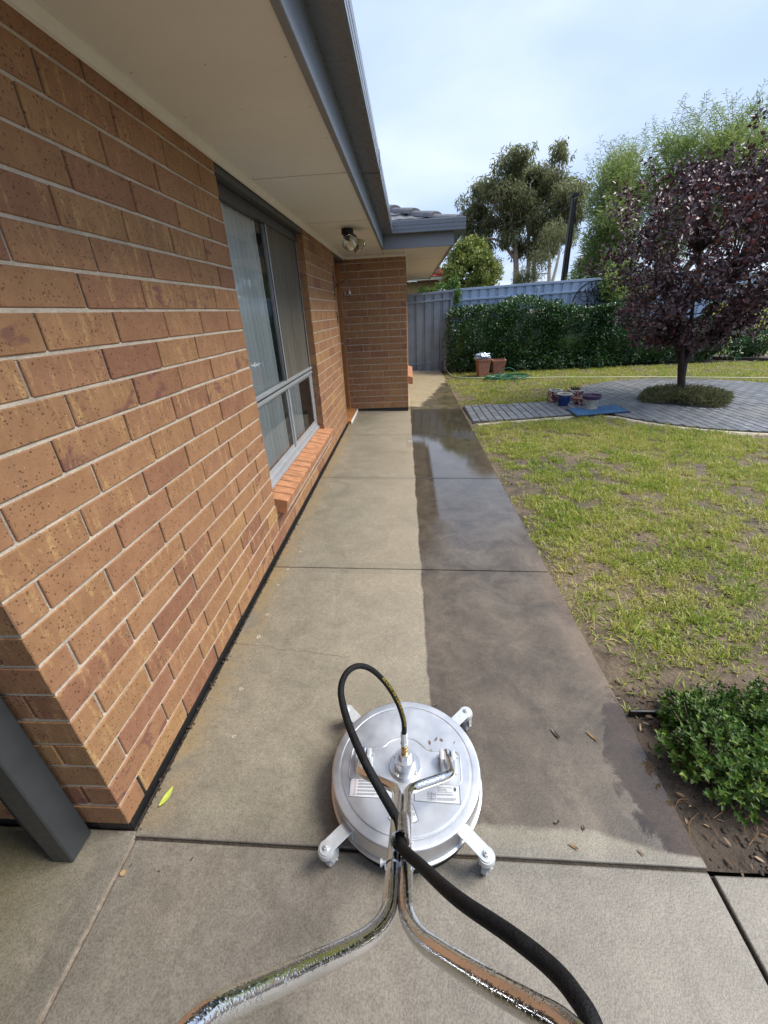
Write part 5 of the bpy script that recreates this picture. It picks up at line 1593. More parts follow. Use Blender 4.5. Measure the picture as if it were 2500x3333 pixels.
# garden ornament: half round iron panel
orn = empty('iron_wall_art', (5.75, 11.50, 1.2), 'round black iron wall panel of leaves and scrolls above the hedge', 'wall art')
M['blackiron'] = plain('black_iron', (.008, .009, .012), .5)
oc = Vector((5.78, 11.52, 1.33)); OR_ = .58
mb = MB(); mb.tube([oc + Vector((OR_ * math.cos(t), 0, OR_ * math.sin(t))) for t in [2 * math.pi * k / 48 for k in range(49)]], .018, 8); mb.build('ring', M['blackiron'], orn, smooth=60)
mb = MB()
mb.tube([oc + Vector((-OR_ * .92, 0, .22)), oc + Vector((OR_ * .92, 0, .26))], .012, 6)
def scroll(a, b_, c_, d_): mb.tube(spline([oc + Vector((q[0], 0, q[1])) for q in (a, b_, c_, d_)], 5), .010, 5)
for s_ in (-1, 1):
    scroll((.0, -.2), (s_ * .08, .1), (s_ * .22, .22), (s_ * .30, .40)); scroll((s_ * .1, .1), (s_ * .30, .12), (s_ * .40, .2), (s_ * .36, .28)); scroll((0, .0), (s_ * .05, .3), (s_ * .14, .42), (s_ * .20, .38)); scroll((s_ * .2, .2), (s_ * .16, .34), (s_ * .06, .40), (s_ * .02, .33))
    scroll((s_ * .03, -.1), (s_ * .2, .0), (s_ * .42, .0), (s_ * .5, .1))
mb.build('scrolls', M['blackiron'], orn)
n_ = 40; P_ = np.column_stack([rng.uniform(-.48, .48, n_), np.zeros(n_), rng.uniform(-.1, .5, n_)]); P_ = P_[np.hypot(P_[:, 0], P_[:, 2]) < .5]; n_ = len(P_)
aa = rng.uniform(.3, 2.8, n_); lm = leafmesh('leaf', P_ + np.array(oc), np.column_stack([np.cos(aa), np.zeros(n_), np.sin(aa)]), .11, .05, up=np.tile([0, -1.0, 0], (n_, 1)), fold=.05, droop=0)
link('iron_leaves', lm, M['blackiron'], orn)

# ================================================================== vegetation
M['bark_dark'] = plain('dark_bark', (.035, .024, .022), .8, var=.3, vscale=30, bump=.7, bscale=60)
M['bark_pale'] = plain('pale_gum_bark', (.27, .22, .17), .8, var=.25, vscale=4, bump=.4, bscale=20)
M['bark_brown'] = plain('brown_bark', (.14, .095, .065), .85, var=.3, vscale=12, bump=.6, bscale=40)
M['plum'] = leafmat('purple_plum_leaf', [(0, (.030, .013, .016)), (.35, (.060, .025, .031)), (.62, (.095, .046, .053)), (.80, (.15, .095, .10)), (.90, (.19, .035, .032)), (1, (.26, .075, .04))], .38, .12, .15, spec=.65)
M['hedge'] = leafmat('hedge_leaf', [(0, (.012, .032, .010)), (.4, (.026, .075, .018)), (.75, (.055, .135, .03)), (1, (.13, .24, .06))], .30, .15, .25, spec=.6)
M['box'] = leafmat('boxwood_leaf', [(0, (.028, .062, .012)), (.4, (.060, .130, .020)), (.75, (.115, .205, .032)), (.92, (.24, .32, .06)), (1, (.48, .46, .09))], .42, .2, .2, spec=.45)
M['gum'] = leafmat('gum_leaf', [(0, (.09, .105, .045)), (.4, (.17, .19, .085)), (.75, (.27, .285, .14)), (1, (.40, .40, .24))], .5, .6, .45, .5)
M['willow'] = leafmat('fine_wattle_leaf', [(0, (.13, .20, .06)), (.4, (.25, .34, .10)), (.72, (.39, .47, .16)), (1, (.58, .60, .22))], .5, .45, .45, .55)
M['conifer'] = leafmat('yellow_green_shrub_leaf', [(0, (.07, .10, .025)), (.4, (.17, .21, .045)), (.75, (.34, .38, .09)), (1, (.60, .60, .24))], .5, .3, .35, 2.0)
M['shrub'] = leafmat('light_shrub_leaf', [(0, (.05, .11, .02)), (.5, (.12, .23, .045)), (1, (.28, .40, .10))], .45, .3, .3, 2.0)
M['cover'] = leafmat('rosemary_leaf', [(0, (.075, .085, .035)), (.5, (.18, .20, .085)), (.8, (.29, .28, .14)), (1, (.42, .35, .20))], .6, .2, .3, 4.0)


def limb(mb, a, b_, r0, r1, bend=.08, n=5, sides=7):
    a, b_ = Vector(a), Vector(b_); L_ = (b_ - a).length
    pts = [a]
    off = Vector((random.uniform(-1, 1), random.uniform(-1, 1), random.uniform(-.4, .4))) * L_ * bend
    for k in range(1, n): t = k / n; pts.append(a.lerp(b_, t) + off * math.sin(math.pi * t) + Vector((random.uniform(-1, 1), random.uniform(-1, 1), 0)) * L_ * .015)
    pts.append(b_)
    mb.tube(pts, [r0 + (r1 - r0) * k / n for k in range(n + 1)], sides)
    return pts


# ---- purple plum tree
T0 = Vector((5.45, 6.50, -.10))
plum = empty('plum_tree', T0, 'dark purple leaved plum tree in the middle of the round paving', 'tree')
mb = MB()
F0 = T0 + Vector((-.12, 0, .55))
mb.tube([T0, T0 + Vector((-.02, 0, .12)), T0 + Vector((-.075, .01, .34)), F0], [.078, .062, .056, .066], 12)
mb.build('trunk', M['bark_dark'], plum, smooth=70)
mb = MB()
limbs = []
for (dx, dy, dz) in ((-.85, -.25, 1.05), (-.40, .35, 1.35), (.15, -.35, 1.45), (.55, .2, 1.35), (.85, -.1, 1.1), (-.15, .05, 1.7), (.45, -.45, 1.0), (-.55, -.5, .9)):
    e_ = F0 + Vector((dx, dy, dz)) * .92
    limb(mb, F0 + Vector((0, 0, -.04)), F0.lerp(e_, .45) + Vector((-dx, -dy, 0)) * .12, .040, .027, .03)
    p_ = limb(mb, F0.lerp(e_, .45) + Vector((-dx, -dy, 0)) * .12, e_, .027, .013, .05)
    limbs += [Vector(q) for q in p_[2:]]
def plum_env(z):
    return np.interp(z, [.50, .75, 1.1, 1.6, 2.2, 2.7, 3.05, 3.35], [.30, .62, 1.12, 1.64, 1.74, 1.42, .88, .25])
tips = []
r_ = np.random.default_rng(3)
while len(tips) < 600:
    z = r_.uniform(.74, 3.12); a = r_.uniform(0, 2 * np.pi); e_ = plum_env(z) * (1 + .22 * np.sin(a * 3 + z * 2.2) * np.sin(z * 3.1 + a))
    if fbm(np.array([[np.cos(a) * 1.3, np.sin(a) * 1.3, z * 1.1]]) + 7, 1.9, 5)[0] < .42: continue
    rad_ = np.sqrt(r_.uniform(.04, 1)) * e_ * r_.uniform(.86, 1.10)
    cx = T0.x - .16 + .10 * (z - .6)
    tips.append((cx + rad_ * np.cos(a), T0.y + rad_ * np.sin(a) * .95, z))
for k in range(46):                                            # shoots that stick out
    a = r_.uniform(0, 2 * np.pi); z = r_.uniform(2.3, 3.2); e_ = plum_env(z) * r_.uniform(.95, 1.12)
    tips.append((T0.x + .05 + e_ * np.cos(a), T0.y + e_ * np.sin(a), z + r_.uniform(.1, .32)))
PP, DD, LL_ = [], [], []
LN = np.array([tuple(q) for q in limbs])
for q, t in enumerate(tips):
    t = np.array(t)
    d2 = np.linalg.norm(LN - t, axis=1) + .6 * np.maximum(0, LN[:, 2] - t[2] + .1)
    s_ = LN[np.argmin(d2)]
    if q % 2 == 0: limb(mb, s_, t, .008, .0025, .06, 4, 4)
    ax = t - s_; ax = ax / (np.linalg.norm(ax) + 1e-6)
    n_ = 38 if q < 600 else 30
    L0 = .34
    tt = r_.uniform(-.1, 1, n_)[:, None]
    base = t - ax * L0 * tt + r_.normal(size=(n_, 3)) * .045
    dd = ax * .35 + r_.normal(size=(n_, 3)) * .75 + np.array([0, 0, -.15])
    PP.append(base); DD.append(dd)
PP = np.concatenate(PP); DD = np.concatenate(DD); n_ = len(PP)
mb.build('branches', M['bark_dark'], plum, smooth=70)
link('crown', leafmesh('crown', PP, DD, r_.uniform(.042, .080, n_), r_.uniform(.028, .050, n_), up=r_.normal(size=(n_, 3)) * .75 + np.array([-.1, -.35, .8]), fold=.16, droop=.18), M['plum'], plum)

# ---- ground cover ring under the plum tree
gc = empty('groundcover_plant', (5.46, 6.46, -.1), 'low grey-green groundcover mound around the plum trunk', 'plant')
n_ = 9000; a = r_.uniform(0, 2 * np.pi, n_); rad_ = np.sqrt(r_.uniform(0, 1, n_)) * .60 * (1 + .12 * np.sin(a * 4 + 1))
h_ = .17 * np.sqrt(np.clip(1 - (rad_ / .66) ** 2, 0, 1)) * r_.uniform(.35, 1.05, n_)
P_ = np.column_stack([5.46 + rad_ * np.cos(a) * 1.05, 6.44 + rad_ * np.sin(a), PZ + h_])
D_ = np.column_stack([np.cos(a) * .8, np.sin(a) * .8, np.full(n_, .35)]) + r_.normal(size=(n_, 3)) * .5
link('foliage', leafmesh('foliage', P_, D_, r_.uniform(.045, .10, n_), r_.uniform(.007, .013, n_), hexa=False, fold=.1), M['cover'], gc)
mb = MB()
for k in range(60):
    a_ = random.uniform(0, 6.28); r1_ = random.uniform(.2, .58)
    mb.tube(spline([(5.46, 6.46, PZ), (5.46 + r1_ * .5 * math.cos(a_), 6.45 + r1_ * .5 * math.sin(a_), PZ + .11), (5.46 + r1_ * math.cos(a_ + .2), 6.44 + r1_ * math.sin(a_ + .2), PZ + .07)], 3), .003, 4)
mb.build('stems', M['bark_brown'], gc, kind='stuff')


# ---- hedge and shrubs made of leaf shells
def leafshell(n, boxes, seed, jit=.07):
    """random points near the surface (and inside) of superellipsoids (cx,cy,cz,rx,ry,rz,weight)"""
    r2 = np.random.default_rng(seed); P_, N_ = [], []
    tot = sum(b_[6] for b_ in boxes)
    for (cx, cy, cz, rx, ry, rz, w_) in boxes:
        k = int(n * w_ / tot)
        u = unit(r2.normal(size=(k, 3)))
        c_ = r2.uniform(-1, 1, (k, 3)); ax_ = r2.choice(3, k, p=[.18, .46, .36]); sg = np.where(r2.uniform(size=k) < .75, 1, -1)
        c_[np.arange(k), ax_] = np.where(ax_ == 1, -sg, sg)
        s_ = c_ / np.maximum(1, (np.abs(c_) ** 7).sum(1, keepdims=True) ** (1 / 7)) 
        u = unit(c_ ** 5 + 1e-9)
        depth = 1 - np.abs(r2.normal(0, jit, (k, 1))) * 1.6
        p_ = s_ * depth * np.array([rx, ry, rz]) + np.array([cx, cy, cz])
        P_.append(p_); N_.append(unit(u / np.array([rx, ry, rz])))
    return np.concatenate(P_), np.concatenate(N_)


def hedge(name, label, boxes, n, L_, seed, mat, core=True):
    e = empty(name, (boxes[0][0], boxes[0][1], -.1), label, 'hedge')
    P_, N_ = leafshell(n, boxes, seed)
    lump = fbm(P_, 1.6, seed + 3) - .5
    P_ = P_ + N_ * (lump * .50)[:, None]
    ok = P_[:, 2] > -.06; P_, N_ = P_[ok], N_[ok]; k = len(P_)
    r2 = np.random.default_rng(seed + 1)
    D_ = N_ * .7 + r2.normal(size=(k, 3)) * .6 + np.array([0, 0, .15])
    link('foliage', leafmesh('foliage', P_, D_, r2.uniform(*L_, k), r2.uniform(L_[0] * .55, L_[1] * .6, k), up=N_ * .5 + r2.normal(size=(k, 3)) * .5 + np.array([0, -.3, .8]), fold=.12, droop=.12), mat, e)
    mb = MB()
    for (cx, cy, cz, rx, ry, rz, w_) in boxes:
        for q in range(max(3, int(rx * 6))):
            x = cx + random.uniform(-.85, .85) * rx; y = cy + random.uniform(-.5, .5) * ry
            limb(mb, (x, y, -.12), (x + random.uniform(-.2, .2), y + random.uniform(-.1, .1), cz + rz * .7), .018, .006, .05, 4, 5)
    mb.build('stems', M['bark_dark'], e, kind='stuff')
    if core:
        mb = MB()
        for (cx, cy, cz, rx, ry, rz, w_) in boxes:
            mb.sphere((cx, cy, cz), 1.0, 14, 10, (rx * .78, ry * .72, rz * .80))
        mb.build('inner_growth', M['hedge'], e)
    return e


hedge('clipped_hedge', 'dense dark green leafy hedge in front of the blue fence', [(2.75, 10.98, .66, .86, .42, .78, 1.3), (3.9, 10.98, .70, .95, .42, .82, 1.3), (5.1, 10.98, .64, .95, .42, .72, 1.3), (6.1, 10.98, .66, .72, .42, .76, 1.0)], 26000, (.048, .085), 5, M['hedge'])
hedge('low_hedge', 'low dark hedge at the right behind the plum tree', [(7.4, 11.1, .38, .75, .35, .52, 1), (8.6, 11.2, .40, .75, .38, .56, 1)], 6000, (.045, .085), 8, M['hedge'])
hedge('small_shrub', 'small round green shrub at the far right by the picket fence', [(9.95, 11.6, .16, .45, .40, .38, 1)], 2600, (.04, .075), 9, M['hedge'])

# ---- boxwood at the lower right
bx = empty('boxwood_shrub', (2.2, .4, -.1), 'bushy green boxwood shrub beside the path at the lower right', 'shrub')
blobs = [(2.01, .31, -.05, .17, .20, .13), (2.22, .38, -.05, .26, .21, .11), (2.50, .38, -.05, .30, .24, .11), (2.06, .47, -.06, .16, .11, .07), (2.22, .19, -.05, .20, .13, .10), (2.45, .24, -.05, .25, .21, .12)]
P_, D_, U_ = [], [], []
mb = MB()
r2 = np.random.default_rng(17)
nsh = 0
for (cx, cy, cz, rx, ry, rz) in blobs:
    k = int(520 * (rx * ry) / .05) // 2 + 60
    u = unit(r2.normal(size=(k, 3)) + np.array([0, 0, .55])); u[:, 2] = np.abs(u[:, 2]) * np.where(r2.uniform(size=k) < .88, 1, -.4)
    dep = r2.uniform(.55, 1.15, k)[:, None]
    t = u * dep * np.array([rx, ry, rz]) + np.array([cx, cy, cz])
    inside = np.zeros(k, bool)
    for b2 in blobs:
        if b2[0] == cx and b2[1] == cy: continue
        inside |= ((((t - np.array(b2[:3])) / np.array(b2[3:])) ** 2).sum(1) < .55)
    t, u = t[~inside], u[~inside]
    for q in range(len(t)):
        if t[q][2] < -.085: continue
        ax = unit((u[q] * .7 + np.array([0, 0, .6]) + r2.normal(size=3) * .25)[None])[0]
        m_ = r2.integers(12, 18)
        s_ = np.sort(r2.uniform(0, 1, m_))
        base = t[q] - ax * .055 * (1 - s_[:, None])
        az = np.arange(m_) * 2.4 + r2.uniform(0, 6)
        e1 = np.cross(ax, [0.3, .5, .8]); e1 /= np.linalg.norm(e1); e2 = np.cross(ax, e1)
        out = np.cos(az)[:, None] * e1 + np.sin(az)[:, None] * e2
        D_.append(out * (1.05 - .5 * s_[:, None]) + ax * (.35 + .65 * s_[:, None]) + r2.normal(size=(m_, 3)) * .15)
        U_.append(ax + out * -.3 + np.zeros((m_, 3)))
        P_.append(base); nsh += 1
        if nsh % 3 == 0: mb.tube([t[q] - ax * .16 + r2.normal(size=3) * .02, t[q] - ax * .05, t[q]], .0016, 4)
P_ = np.concatenate(P_); D_ = np.concatenate(D_); U_ = np.concatenate(U_); n_ = len(P_)
link('foliage', leafmesh('foliage', P_, D_, r2.uniform(.014, .025, n_), r2.uniform(.008, .012, n_), up=U_, fold=.14, droop=.14), M['box'], bx)
for k in range(40):
    a_ = random.uniform(0, 6.28); c_ = random.choice(blobs)
    limb(mb, (c_[0] + random.uniform(-.05, .05), c_[1] + random.uniform(-.05, .05), -.12), (c_[0] + c_[3] * .8 * math.cos(a_), c_[1] + c_[4] * .8 * math.sin(a_), c_[2] + c_[5] * random.uniform(.2, .7)), .005, .002, .1, 4, 5)
mb.build('stems', M['bark_brown'], bx, kind='stuff')


# ---- background trees
def tree(name, label, base, trunks, clumps, nleaf, L_, W_, mat, bark, seed, droop=0.0, dirv=(0, 0, -.3), spread=.8, group='trees beyond the fence', limbs_=True):
    r2 = np.random.default_rng(seed)
    e = empty(name, base, label, 'tree', group)
    mb = MB(); nodes = []
    for tr_ in trunks:
        pts = [Vector(q[:3]) for q in tr_]; rad_ = [q[3] for q in tr_]
        sp_ = spline(pts, 4); rr2 = np.interp(np.linspace(0, len(pts) - 1, len(sp_)), range(len(pts)), rad_)
        mb.tube(sp_, list(rr2), 9); nodes += [(q, r_) for q, r_ in zip(sp_[len(sp_) // 3:], rr2[len(sp_) // 3:])]
    P_, D_ = [], []
    for (cx, cy, cz, rx, ry, rz, w_) in clumps:
        if nodes and limbs_:
            c_ = Vector((cx, cy, cz)); nd, r_ = min(nodes, key=lambda q: (q[0] - c_).length + .5 * max(0, q[0].z - cz))
            limb(mb, nd, c_, max(.02, r_ * .35), .012, .10, 5, 5)
        k = int(nleaf * w_)
        u = unit(r2.normal(size=(k, 3))) * (r2.uniform(0, 1, (k, 1)) ** .45)
        sub = r2.normal(size=(14, 3)) * .55
        pick = sub[r2.integers(0, 14, k)] * .75 + u * .62
        p_ = pick * np.array([rx, ry, rz]) + np.array([cx, cy, cz])
        P_.append(p_); D_.append(np.array(dirv) + r2.normal(size=(k, 3)) * spread + u * .25)
    mb.build('trunk', bark, e, smooth=70)
    P_ = np.concatenate(P_); D_ = np.concatenate(D_); k = len(P_)
    link('crown', leafmesh('crown', P_, D_, r2.uniform(*L_, k), r2.uniform(*W_, k), hexa=False, fold=.1, droop=droop), mat, e)
    return e


# tall gum tree
gcl = []
for (x, z, s_) in ((4.7, 4.9, .75), (4.35, 5.5, .6), (4.9, 6.2, .8), (5.5, 5.4, .8), (5.0, 7.2, .65), (5.6, 6.8, .9), (6.3, 7.7, .8), (6.7, 8.0, .55), (6.4, 6.6, 1.0), (7.2, 7.2, .85), (7.9, 7.6, .75), (8.3, 7.9, .5), (7.3, 6.2, 1.0), (8.3, 6.9, .9), (9.0, 6.9, .75), (9.5, 6.4, .7), (8.8, 6.0, .9), (6.5, 5.6, .95), (7.6, 5.3, .9), (8.6, 5.1, .8), (9.4, 5.2, .75), (6.2, 4.6, .5), (9.9, 5.8, .6), (7.4, 4.3, .6), (8.0, 4.0, .55), (5.2, 4.5, .45), (4.2, 4.4, .4), (8.9, 4.2, .6)):
    gcl.append((x, 26 + random.uniform(-1.3, 1.3), z, s_ * .95, s_ * .9, s_ * .85, s_ ** 2))
tree('gum_tree', 'tall grey-green gum tree with drooping leaves behind the fence', (7.0, 26, -.1), [[(7.0, 26, -.1, .22), (7.0, 26, 2.5, .17), (6.85, 26, 4.0, .13), (6.5, 26, 5.4, .09), (6.2, 26, 7.0, .04)], [(6.95, 26, 3.6, .10), (5.9, 26, 4.6, .06), (4.9, 26, 4.75, .05)], [(8.2, 26.3, -.1, .15), (8.1, 26.3, 2.6, .12), (7.9, 26.3, 4.4, .09), (8.3, 26.2, 6.2, .06)], [(7.7, 26.1, -.1, .14), (7.65, 26.1, 3.0, .10), (7.4, 26, 5.5, .09), (7.3, 26, 7.0, .04)]], gcl, 2400, (.16, .30), (.045, .075), M['gum'], M['bark_pale'], 21, .15, (0, 0, -.75), .6)
# second gum with white fork
tree('white_trunk_tree', 'gum with a bare white forked trunk beside the utility pole', (7.15, 20, -.1), [[(7.15, 20, -.1, .12), (7.12, 20, 1.8, .10), (7.02, 20, 2.6, .075), (6.98, 20, 3.3, .05)], [(7.14, 20, 1.9, .08), (7.28, 20, 2.7, .065), (7.36, 20, 3.4, .045)]], [(6.6, 20, 3.3, .5, .6, .5, .4), (6.3, 20.5, 2.6, .5, .6, .5, .4), (7.4, 20, 3.9, .55, .6, .45, .4), (6.9, 20.3, 3.9, .5, .5, .5, .4), (5.9, 20.6, 2.3, .4, .5, .4, .35)], 1800, (.10, .18), (.022, .04), M['gum'], plain('white_bark', (.68, .64, .56), .8, var=.1), 23, .15, (0, 0, -.7), .6)
# light feathery tree on the right
wcl = []
r3 = random.Random(4)
for (x, z, s_) in ((6.35, 2.2, .55), (6.55, 3.0, .55), (6.85, 3.9, .55), (6.9, 2.4, .8), (6.9, 3.4, .8), (7.0, 4.6, .65), (7.6, 4.9, .55), (7.7, 4.2, .85), (7.8, 3.0, .9), (8.4, 5.1, .6), (8.6, 4.4, .85), (8.8, 3.4, 1.0), (9.4, 5.1, .65), (9.6, 4.4, .9), (10.2, 5.0, .7), (10.8, 5.0, .65), (10.8, 4.6, 1.0), (9.8, 3.4, 1.0), (11.0, 3.4, 1.0), (11.8, 4.8, .8), (12.0, 4.0, 1.0), (6.3, 1.6, .4), (7.2, 1.7, .6)):
    wcl.append((x, 14.6 + r3.uniform(-.8, .8), z, s_ * .8, s_ * .9, s_ * .8, s_ ** 2))
wt = tree('feathery_tree', 'light green feathery wattle tree rising behind the plum tree', (9.2, 14.8, -.1), [[(9.2, 14.8, -.1, .2), (9.1, 14.8, 1.8, .16), (8.8, 14.8, 3.4, .09), (8.6, 14.8, 4.8, .04)], [(9.15, 14.8, 1.4, .13), (10.2, 14.8, 3.0, .09), (10.6, 14.8, 4.8, .04)], [(9.1, 14.8, 1.2, .12), (7.8, 14.8, 2.4, .08), (7.0, 14.8, 3.6, .035)]], wcl, 4200, (.12, .22), (.018, .030), M['willow'], M['bark_brown'], 31, .12, (-.25, 0, .25), .65)
# wispy shoots on its top
r2 = np.random.default_rng(44); P_, D_ = [], []; mb = MB()
for k in range(520):
    c_ = wcl[r2.integers(0, len(wcl))]
    if c_[2] < 2.8: continue
    b0 = np.array([c_[0] + r2.normal() * c_[3] * .5, c_[1] + r2.normal() * .5, c_[2] + c_[5] * .5])
    ax = unit(np.array([[r2.normal(-.25, .35), r2.normal(0, .25), 1.0]]))[0]; L_ = r2.uniform(.3, .7)
    m_ = 22; s_ = np.linspace(.1, 1, m_)[:, None]
    p_ = b0 + ax * L_ * s_ + np.array([-.10, 0, 0]) * s_ ** 2 * L_
    mb.tube([tuple(b0), tuple(b0 + ax * L_ * .5 + np.array([-.025, 0, 0]) * L_), tuple(p_[-1])], .004, 3)
    P_.append(p_); az = np.arange(m_) * 2.4
    D_.append(np.column_stack([np.cos(az), np.sin(az), np.full(m_, .35)]) + r2.normal(size=(m_, 3)) * .3)
P_ = np.concatenate(P_); D_ = np.concatenate(D_)
link('shoots', leafmesh('shoots', P_, D_, r2.uniform(.09, .17, len(P_)), r2.uniform(.013, .022, len(P_)), hexa=False, fold=.1, droop=.15), M['willow'], wt)
mb.build('twigs', M['bark_brown'], wt, kind='stuff')
# yellow green dense shrub tree
ccl = []
for k in range(80):
    a_ = r3.uniform(0, 6.28); z = r3.uniform(.6, 3.15); rr3 = np.interp(z, [.5, 1.6, 2.4, 3.0, 3.3], [1.0, 1.0, .78, .42, .15]) * r3.uniform(.65, .95)
    ccl.append((2.98 + rr3 * math.cos(a_), 15 + rr3 * math.sin(a_), z, .30, .30, .24, .05))
tree('conifer_shrub', 'dense rounded yellow-green tree behind the fence near the house', (2.98, 15, -.1), [[(2.98, 15, -.1, .12), (3.0, 15, 1.4, .09), (2.98, 15, 2.9, .03)]], ccl, 17000, (.07, .13), (.035, .060), M['conifer'], M['bark_brown'], 41, .1, (0, 0, .35), .55)
ccl = [(6.1 + r3.uniform(-.5, .5), 30 + r3.uniform(-.6, .6), z, .45, .5, .42, .16) for z in (1.8, 2.3, 2.7, 3.1, 3.4, 3.8, 4.1, 2.9, 3.5, 2.2)]
tree('far_tree', 'small dark round tree far away between the shrub tree and the gum', (6.1, 30, -.1), [[(6.1, 30, -.1, .14), (6.1, 30, 3.6, .05)]], ccl, 3000, (.10, .18), (.05, .08), M['gum'], M['bark_brown'], 43, .1, (0, 0, .1), .7)
ccl = [(x, 40 + r3.uniform(-2, 2), z, 1.6, 1.5, .7, .3) for x in (6, 9, 12, 15, 18, 21, 24, 28) for z in (.9, 2.0)]
tree('distant_treeline', 'low hazy row of trees far behind the fence', (14, 40, -.1), [[(9, 40, -.1, .2), (9, 40, 2, .1)], [(15, 40, -.1, .2), (15, 40, 2, .1)], [(21, 40, -.1, .2), (21, 40, 2, .1)]], ccl, 3000, (.2, .35), (.09, .15), M['gum'], M['bark_brown'], 45, .1, (0, 0, .1), .7)
# climber over the fence beside the house and the creeper on the right
def creeper(name, label, clumps, n, L_, mat, seed):
    e = empty(name, (clumps[0][0], clumps[0][1], -.1), label, 'plant')
    r2 = np.random.default_rng(seed); P_, D_ = [], []; mb = MB()
    for (x, y, z, rx, ry, rz) in clumps:
        k = int(n * rx * rz * 12)
        u = unit(r2.normal(size=(k, 3))) * (r2.uniform(0, 1, (k, 1)) ** .5)
        P_.append(u * np.array([rx, ry, rz]) + np.array([x, y, z])); D_.append(u * .6 + r2.normal(size=(k, 3)) * .6 + np.array([0, -.2, .2]))
        limb(mb, (x, y + .05, -.1), (x, y, z), .015, .006, .06, 4, 5)
        for q in range(4): limb(mb, (x, y, z - rz * .4), (x + random.uniform(-1, 1) * rx, y + random.uniform(-1, 1) * ry, z + rz * random.uniform(.2, 1.1)), .006, .002, .08, 3, 4)
    P_ = np.concatenate(P_); D_ = np.concatenate(D_); k = len(P_)
    link('foliage', leafmesh('foliage', P_, D_, r2.uniform(*L_, k), r2.uniform(L_[0] * .4, L_[1] * .45, k), fold=.12), mat, e)
    mb.build('stems', M['bark_brown'], e, kind='stuff')
creeper('climbing_shrub', 'light green climber spilling over the fence beside the house', [(2.17, 11.75, 1.95, .16, .12, .28), (2.2, 11.45, 1.72, .10, .08, .22), (1.80, 11.9, 1.95, .20, .2, .12), (1.30, 12.0, 1.90, .12, .2, .08), (1.5, 11.65, 1.88, .2, .1, .07)], 900, (.05, .09), M['shrub'], 51)
creeper('fence_creeper', 'fine leaved creeper hanging over the fence right of the iron wall art', [(6.05, 11.45, 1.75, .22, .2, .35), (6.25, 11.3, 1.45, .25, .2, .35), (6.55, 11.5, 1.85, .3, .25, .35), (6.9, 11.5, 1.6, .3, .25, .5), (6.4, 11.7, 2.1, .35, .25, .25)], 800, (.05, .12), M['willow'], 53)

# ================================================================== neighbours and far things
nb = empty('neighbour_house', (0.5, 16, -.1), 'neighbouring cream brick house with red tiled roof beyond the fence', 'house')
M['yellowbrick'] = plain('yellow_brick', (.46, .33, .13), .8, var=.15, vscale=8)
M['redtile'] = plain('red_roof_tile', (.42, .055, .045), .55, var=.2, vscale=9)
MB().box(-6, 2.05, 16.35, 24, -.2, 2.34).build('wall_core', plain('yellow_mortar', (.40, .33, .22), .9), nb)
mb = MB()
for k in range(10):
    z = 1.52 + k * .086; x = -2.0 - (k % 2) * .12
    while x < 2.02:
        mb.box(x, min(x + .23, 2.05), 16.342, 16.4, z, z + .076); x += .24
mb.build('brickwork', M['yellowbrick'], nb, kind='stuff')
mb = MB(); mb.box(-6, 2.22, 15.88, 15.98, 2.36, 2.49); mb.box(2.12, 2.22, 15.98, 24, 2.36, 2.49); mb.build('gutter', plain('cream_gutter', (.66, .60, .42), .5), nb, bevel=.01)
mb = MB(); mb.box(-6, 2.12, 15.98, 16.36, 2.40, 2.42); mb.build('eave', M['cream'], nb)
mb = MB(); TPn = math.tan(R(17))
mb.add([(-6, 15.9, 2.49), (2.2, 15.9, 2.49), (-1.8, 19.9, 2.49 + 4 * TPn), (-6, 19.9, 2.49 + 4 * TPn)], [(0, 1, 2, 3)]); mb.add([(2.2, 15.9, 2.49), (2.2, 24, 2.49), (-1.8, 19.9, 2.49 + 4 * TPn)], [(0, 1, 2)])
nr = mb.build('roof', M['redtile'], nb)
tmn = None
for r_ in range(3):
    for c_ in range(14):
        x = 1.86 - c_ * .30 - r_ * .33
        tm2 = bpy.data.meshes.get('neighbour_tile')
        if tm2 is None: tm2 = tmesh.copy(); tm2.name = 'neighbour_tile'; tm2.materials.clear(); tm2.materials.append(M['redtile'])
        link('roof_tile', tm2, None, nr, loc=(x, 15.88 + r_ * .33, 2.47 + r_ * .33 * TPn), rot=(R(17), 0, 0))
mb = MB(); mb.tube([(2.25, 15.85, 2.53), (1.85, 16.25, 2.68), (1.3, 16.8, 2.86), (-1.8, 19.9, 3.8)], .13, 10); mb.build('hip_ridge', M['redtile'], nr, smooth=60)

pole = empty('utility_pole', (7.03, 18, -.1), 'dark steel and concrete utility pole in front of the gum tree', 'utility pole')
mb = MB(); mb.hexa([(6.93, 17.9, -.1), (6.985, 17.9, -.1), (6.985, 18.1, -.1), (6.93, 18.1, -.1)], [(6.945, 17.9, 4.95), (6.985, 17.9, 4.95), (6.985, 18.1, 4.95), (6.945, 18.1, 4.95)]); mb.build('steel_beam', M['blackiron'], pole)
mb = MB(); mb.hexa([(7.075, 17.9, -.1), (7.13, 17.9, -.1), (7.13, 18.1, -.1), (7.075, 18.1, -.1)], [(7.06, 17.9, 4.80), (7.10, 17.9, 4.80), (7.10, 18.1, 4.80), (7.06, 18.1, 4.80)]); mb.build('steel_beam', M['blackiron'], pole)
mb = MB(); mb.hexa([(6.986, 17.95, -.1), (7.074, 17.95, -.1), (7.074, 18.05, -.1), (6.986, 18.05, -.1)], [(6.986, 17.95, 4.7), (7.059, 17.95, 4.7), (7.059, 18.05, 4.7), (6.986, 18.05, 4.7)]); mb.build('concrete_core', plain('dark_concrete', (.10, .09, .08), .9), pole)
mb = MB(); mb.box(6.90, 7.14, 17.85, 18.1, 4.86, 4.96); mb.tube([(7.05, 17.9, 4.75), (7.22, 17.9, 4.88), (7.22, 17.9, 5.0)], .02, 6); mb.build('pole_head', M['blackiron'], pole)
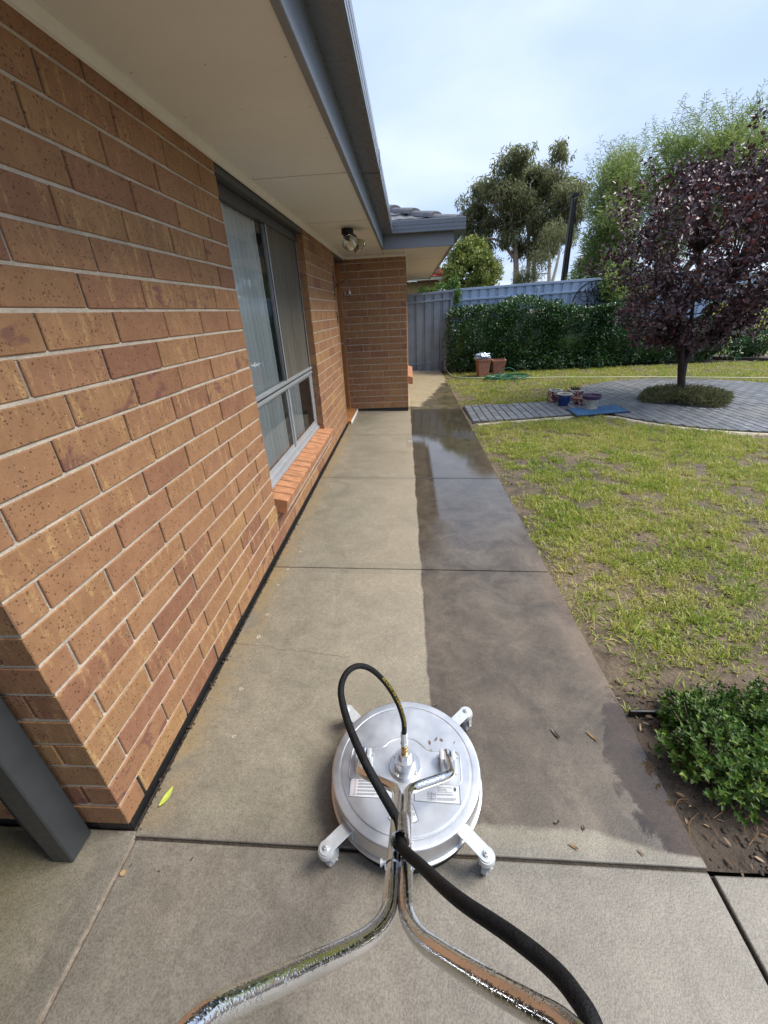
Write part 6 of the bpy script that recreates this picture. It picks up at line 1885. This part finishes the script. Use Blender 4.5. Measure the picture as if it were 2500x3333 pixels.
for k, (z, tx) in enumerate(((4.85, 'upper thin power line running left from the utility pole'), (4.60, 'lower thin power line running left from the utility pole'))):
    MB().tube(spline([(6.95, 18, z), (3.5, 24, z + .25 - k * .2), (0, 32, z + 1.6 - k * .4)], 6), .006, 4).build('power_line', M['blackiron'], None, label=tx, cat='cable', group='power lines')

# grass bank, picket fence and far fence at the extreme right
mb = MB(); mb.add([(9.6, 12.3, -.12), (24, 12.3, -.12), (30, 19.5, 1.30), (10.5, 19.5, 1.30), (9.2, 12.0, -.2), (24, 12.0, -.2)], [(0, 1, 2, 3), (4, 5, 1, 0)])
mb.build('grass_bank', leafmat('bank_grass', [(0, (.16, .26, .03)), (1, (.33, .42, .06))], .7, 0, 1.0, 6.0), kind='structure')
r2 = np.random.default_rng(61); n_ = 26000
X_ = r2.uniform(9.8, 20, n_); Y_ = r2.uniform(12.3, 19.2, n_); Z_ = -.12 + (Y_ - 12.3) / 7.2 * 1.42
link('bank_grass', leafmesh('bank_grass', np.column_stack([X_, Y_, Z_]), r2.normal(size=(n_, 3)) * .5 + np.array([0, 0, 1]), r2.uniform(.06, .12, n_), .016, hexa=False), M['grass'], None, label='bright green grass on the bank behind the picket fence', cat='grass', kind='stuff')
pk = empty('picket_fence', (10.9, 12.4, -.1), 'black metal picket fence at the right edge behind the shrub', 'fence')
for k in range(26):
    x = 10.35 + k * .125; y = 12.35 + k * .03
    MB().box(x - .012, x + .012, y - .012, y + .012, -.12, .98).build('picket', M['blackiron'], pk)
mb = MB()
for z in (.10, .86): mb.hexa([(10.3, 12.33, z), (13.6, 13.12, z), (13.6, 13.15, z), (10.3, 12.36, z)], [(10.3, 12.33, z + .035), (13.6, 13.12, z + .035), (13.6, 13.15, z + .035), (10.3, 12.36, z + .035)])
mb.build('rail', M['blackiron'], pk)
MB().box(10.24, 10.32, 12.28, 12.36, -.14, .62).build('end_post', M['blackiron'], pk)
fence('boundary_fence', 11.0, 22.0, 18.6, 18.2, 2.10, 2.2, 1.75, 'pale blue steel fence far behind the grass bank at the right edge', M['fence'], (12.6, 15.0), False)
mb = MB(); mb.hexa([(8.55, 11.65, -.12), (10.6, 9.95, -.12), (10.65, 10.0, -.12), (8.6, 11.7, -.12)], [(8.55, 11.65, -.035), (10.6, 9.95, -.035), (10.65, 10.0, -.035), (8.6, 11.7, -.035)]); mb.build('timber_edging', M['bark_dark'], None, label='dark timber sleeper edging the lawn at the far right', cat='edging')
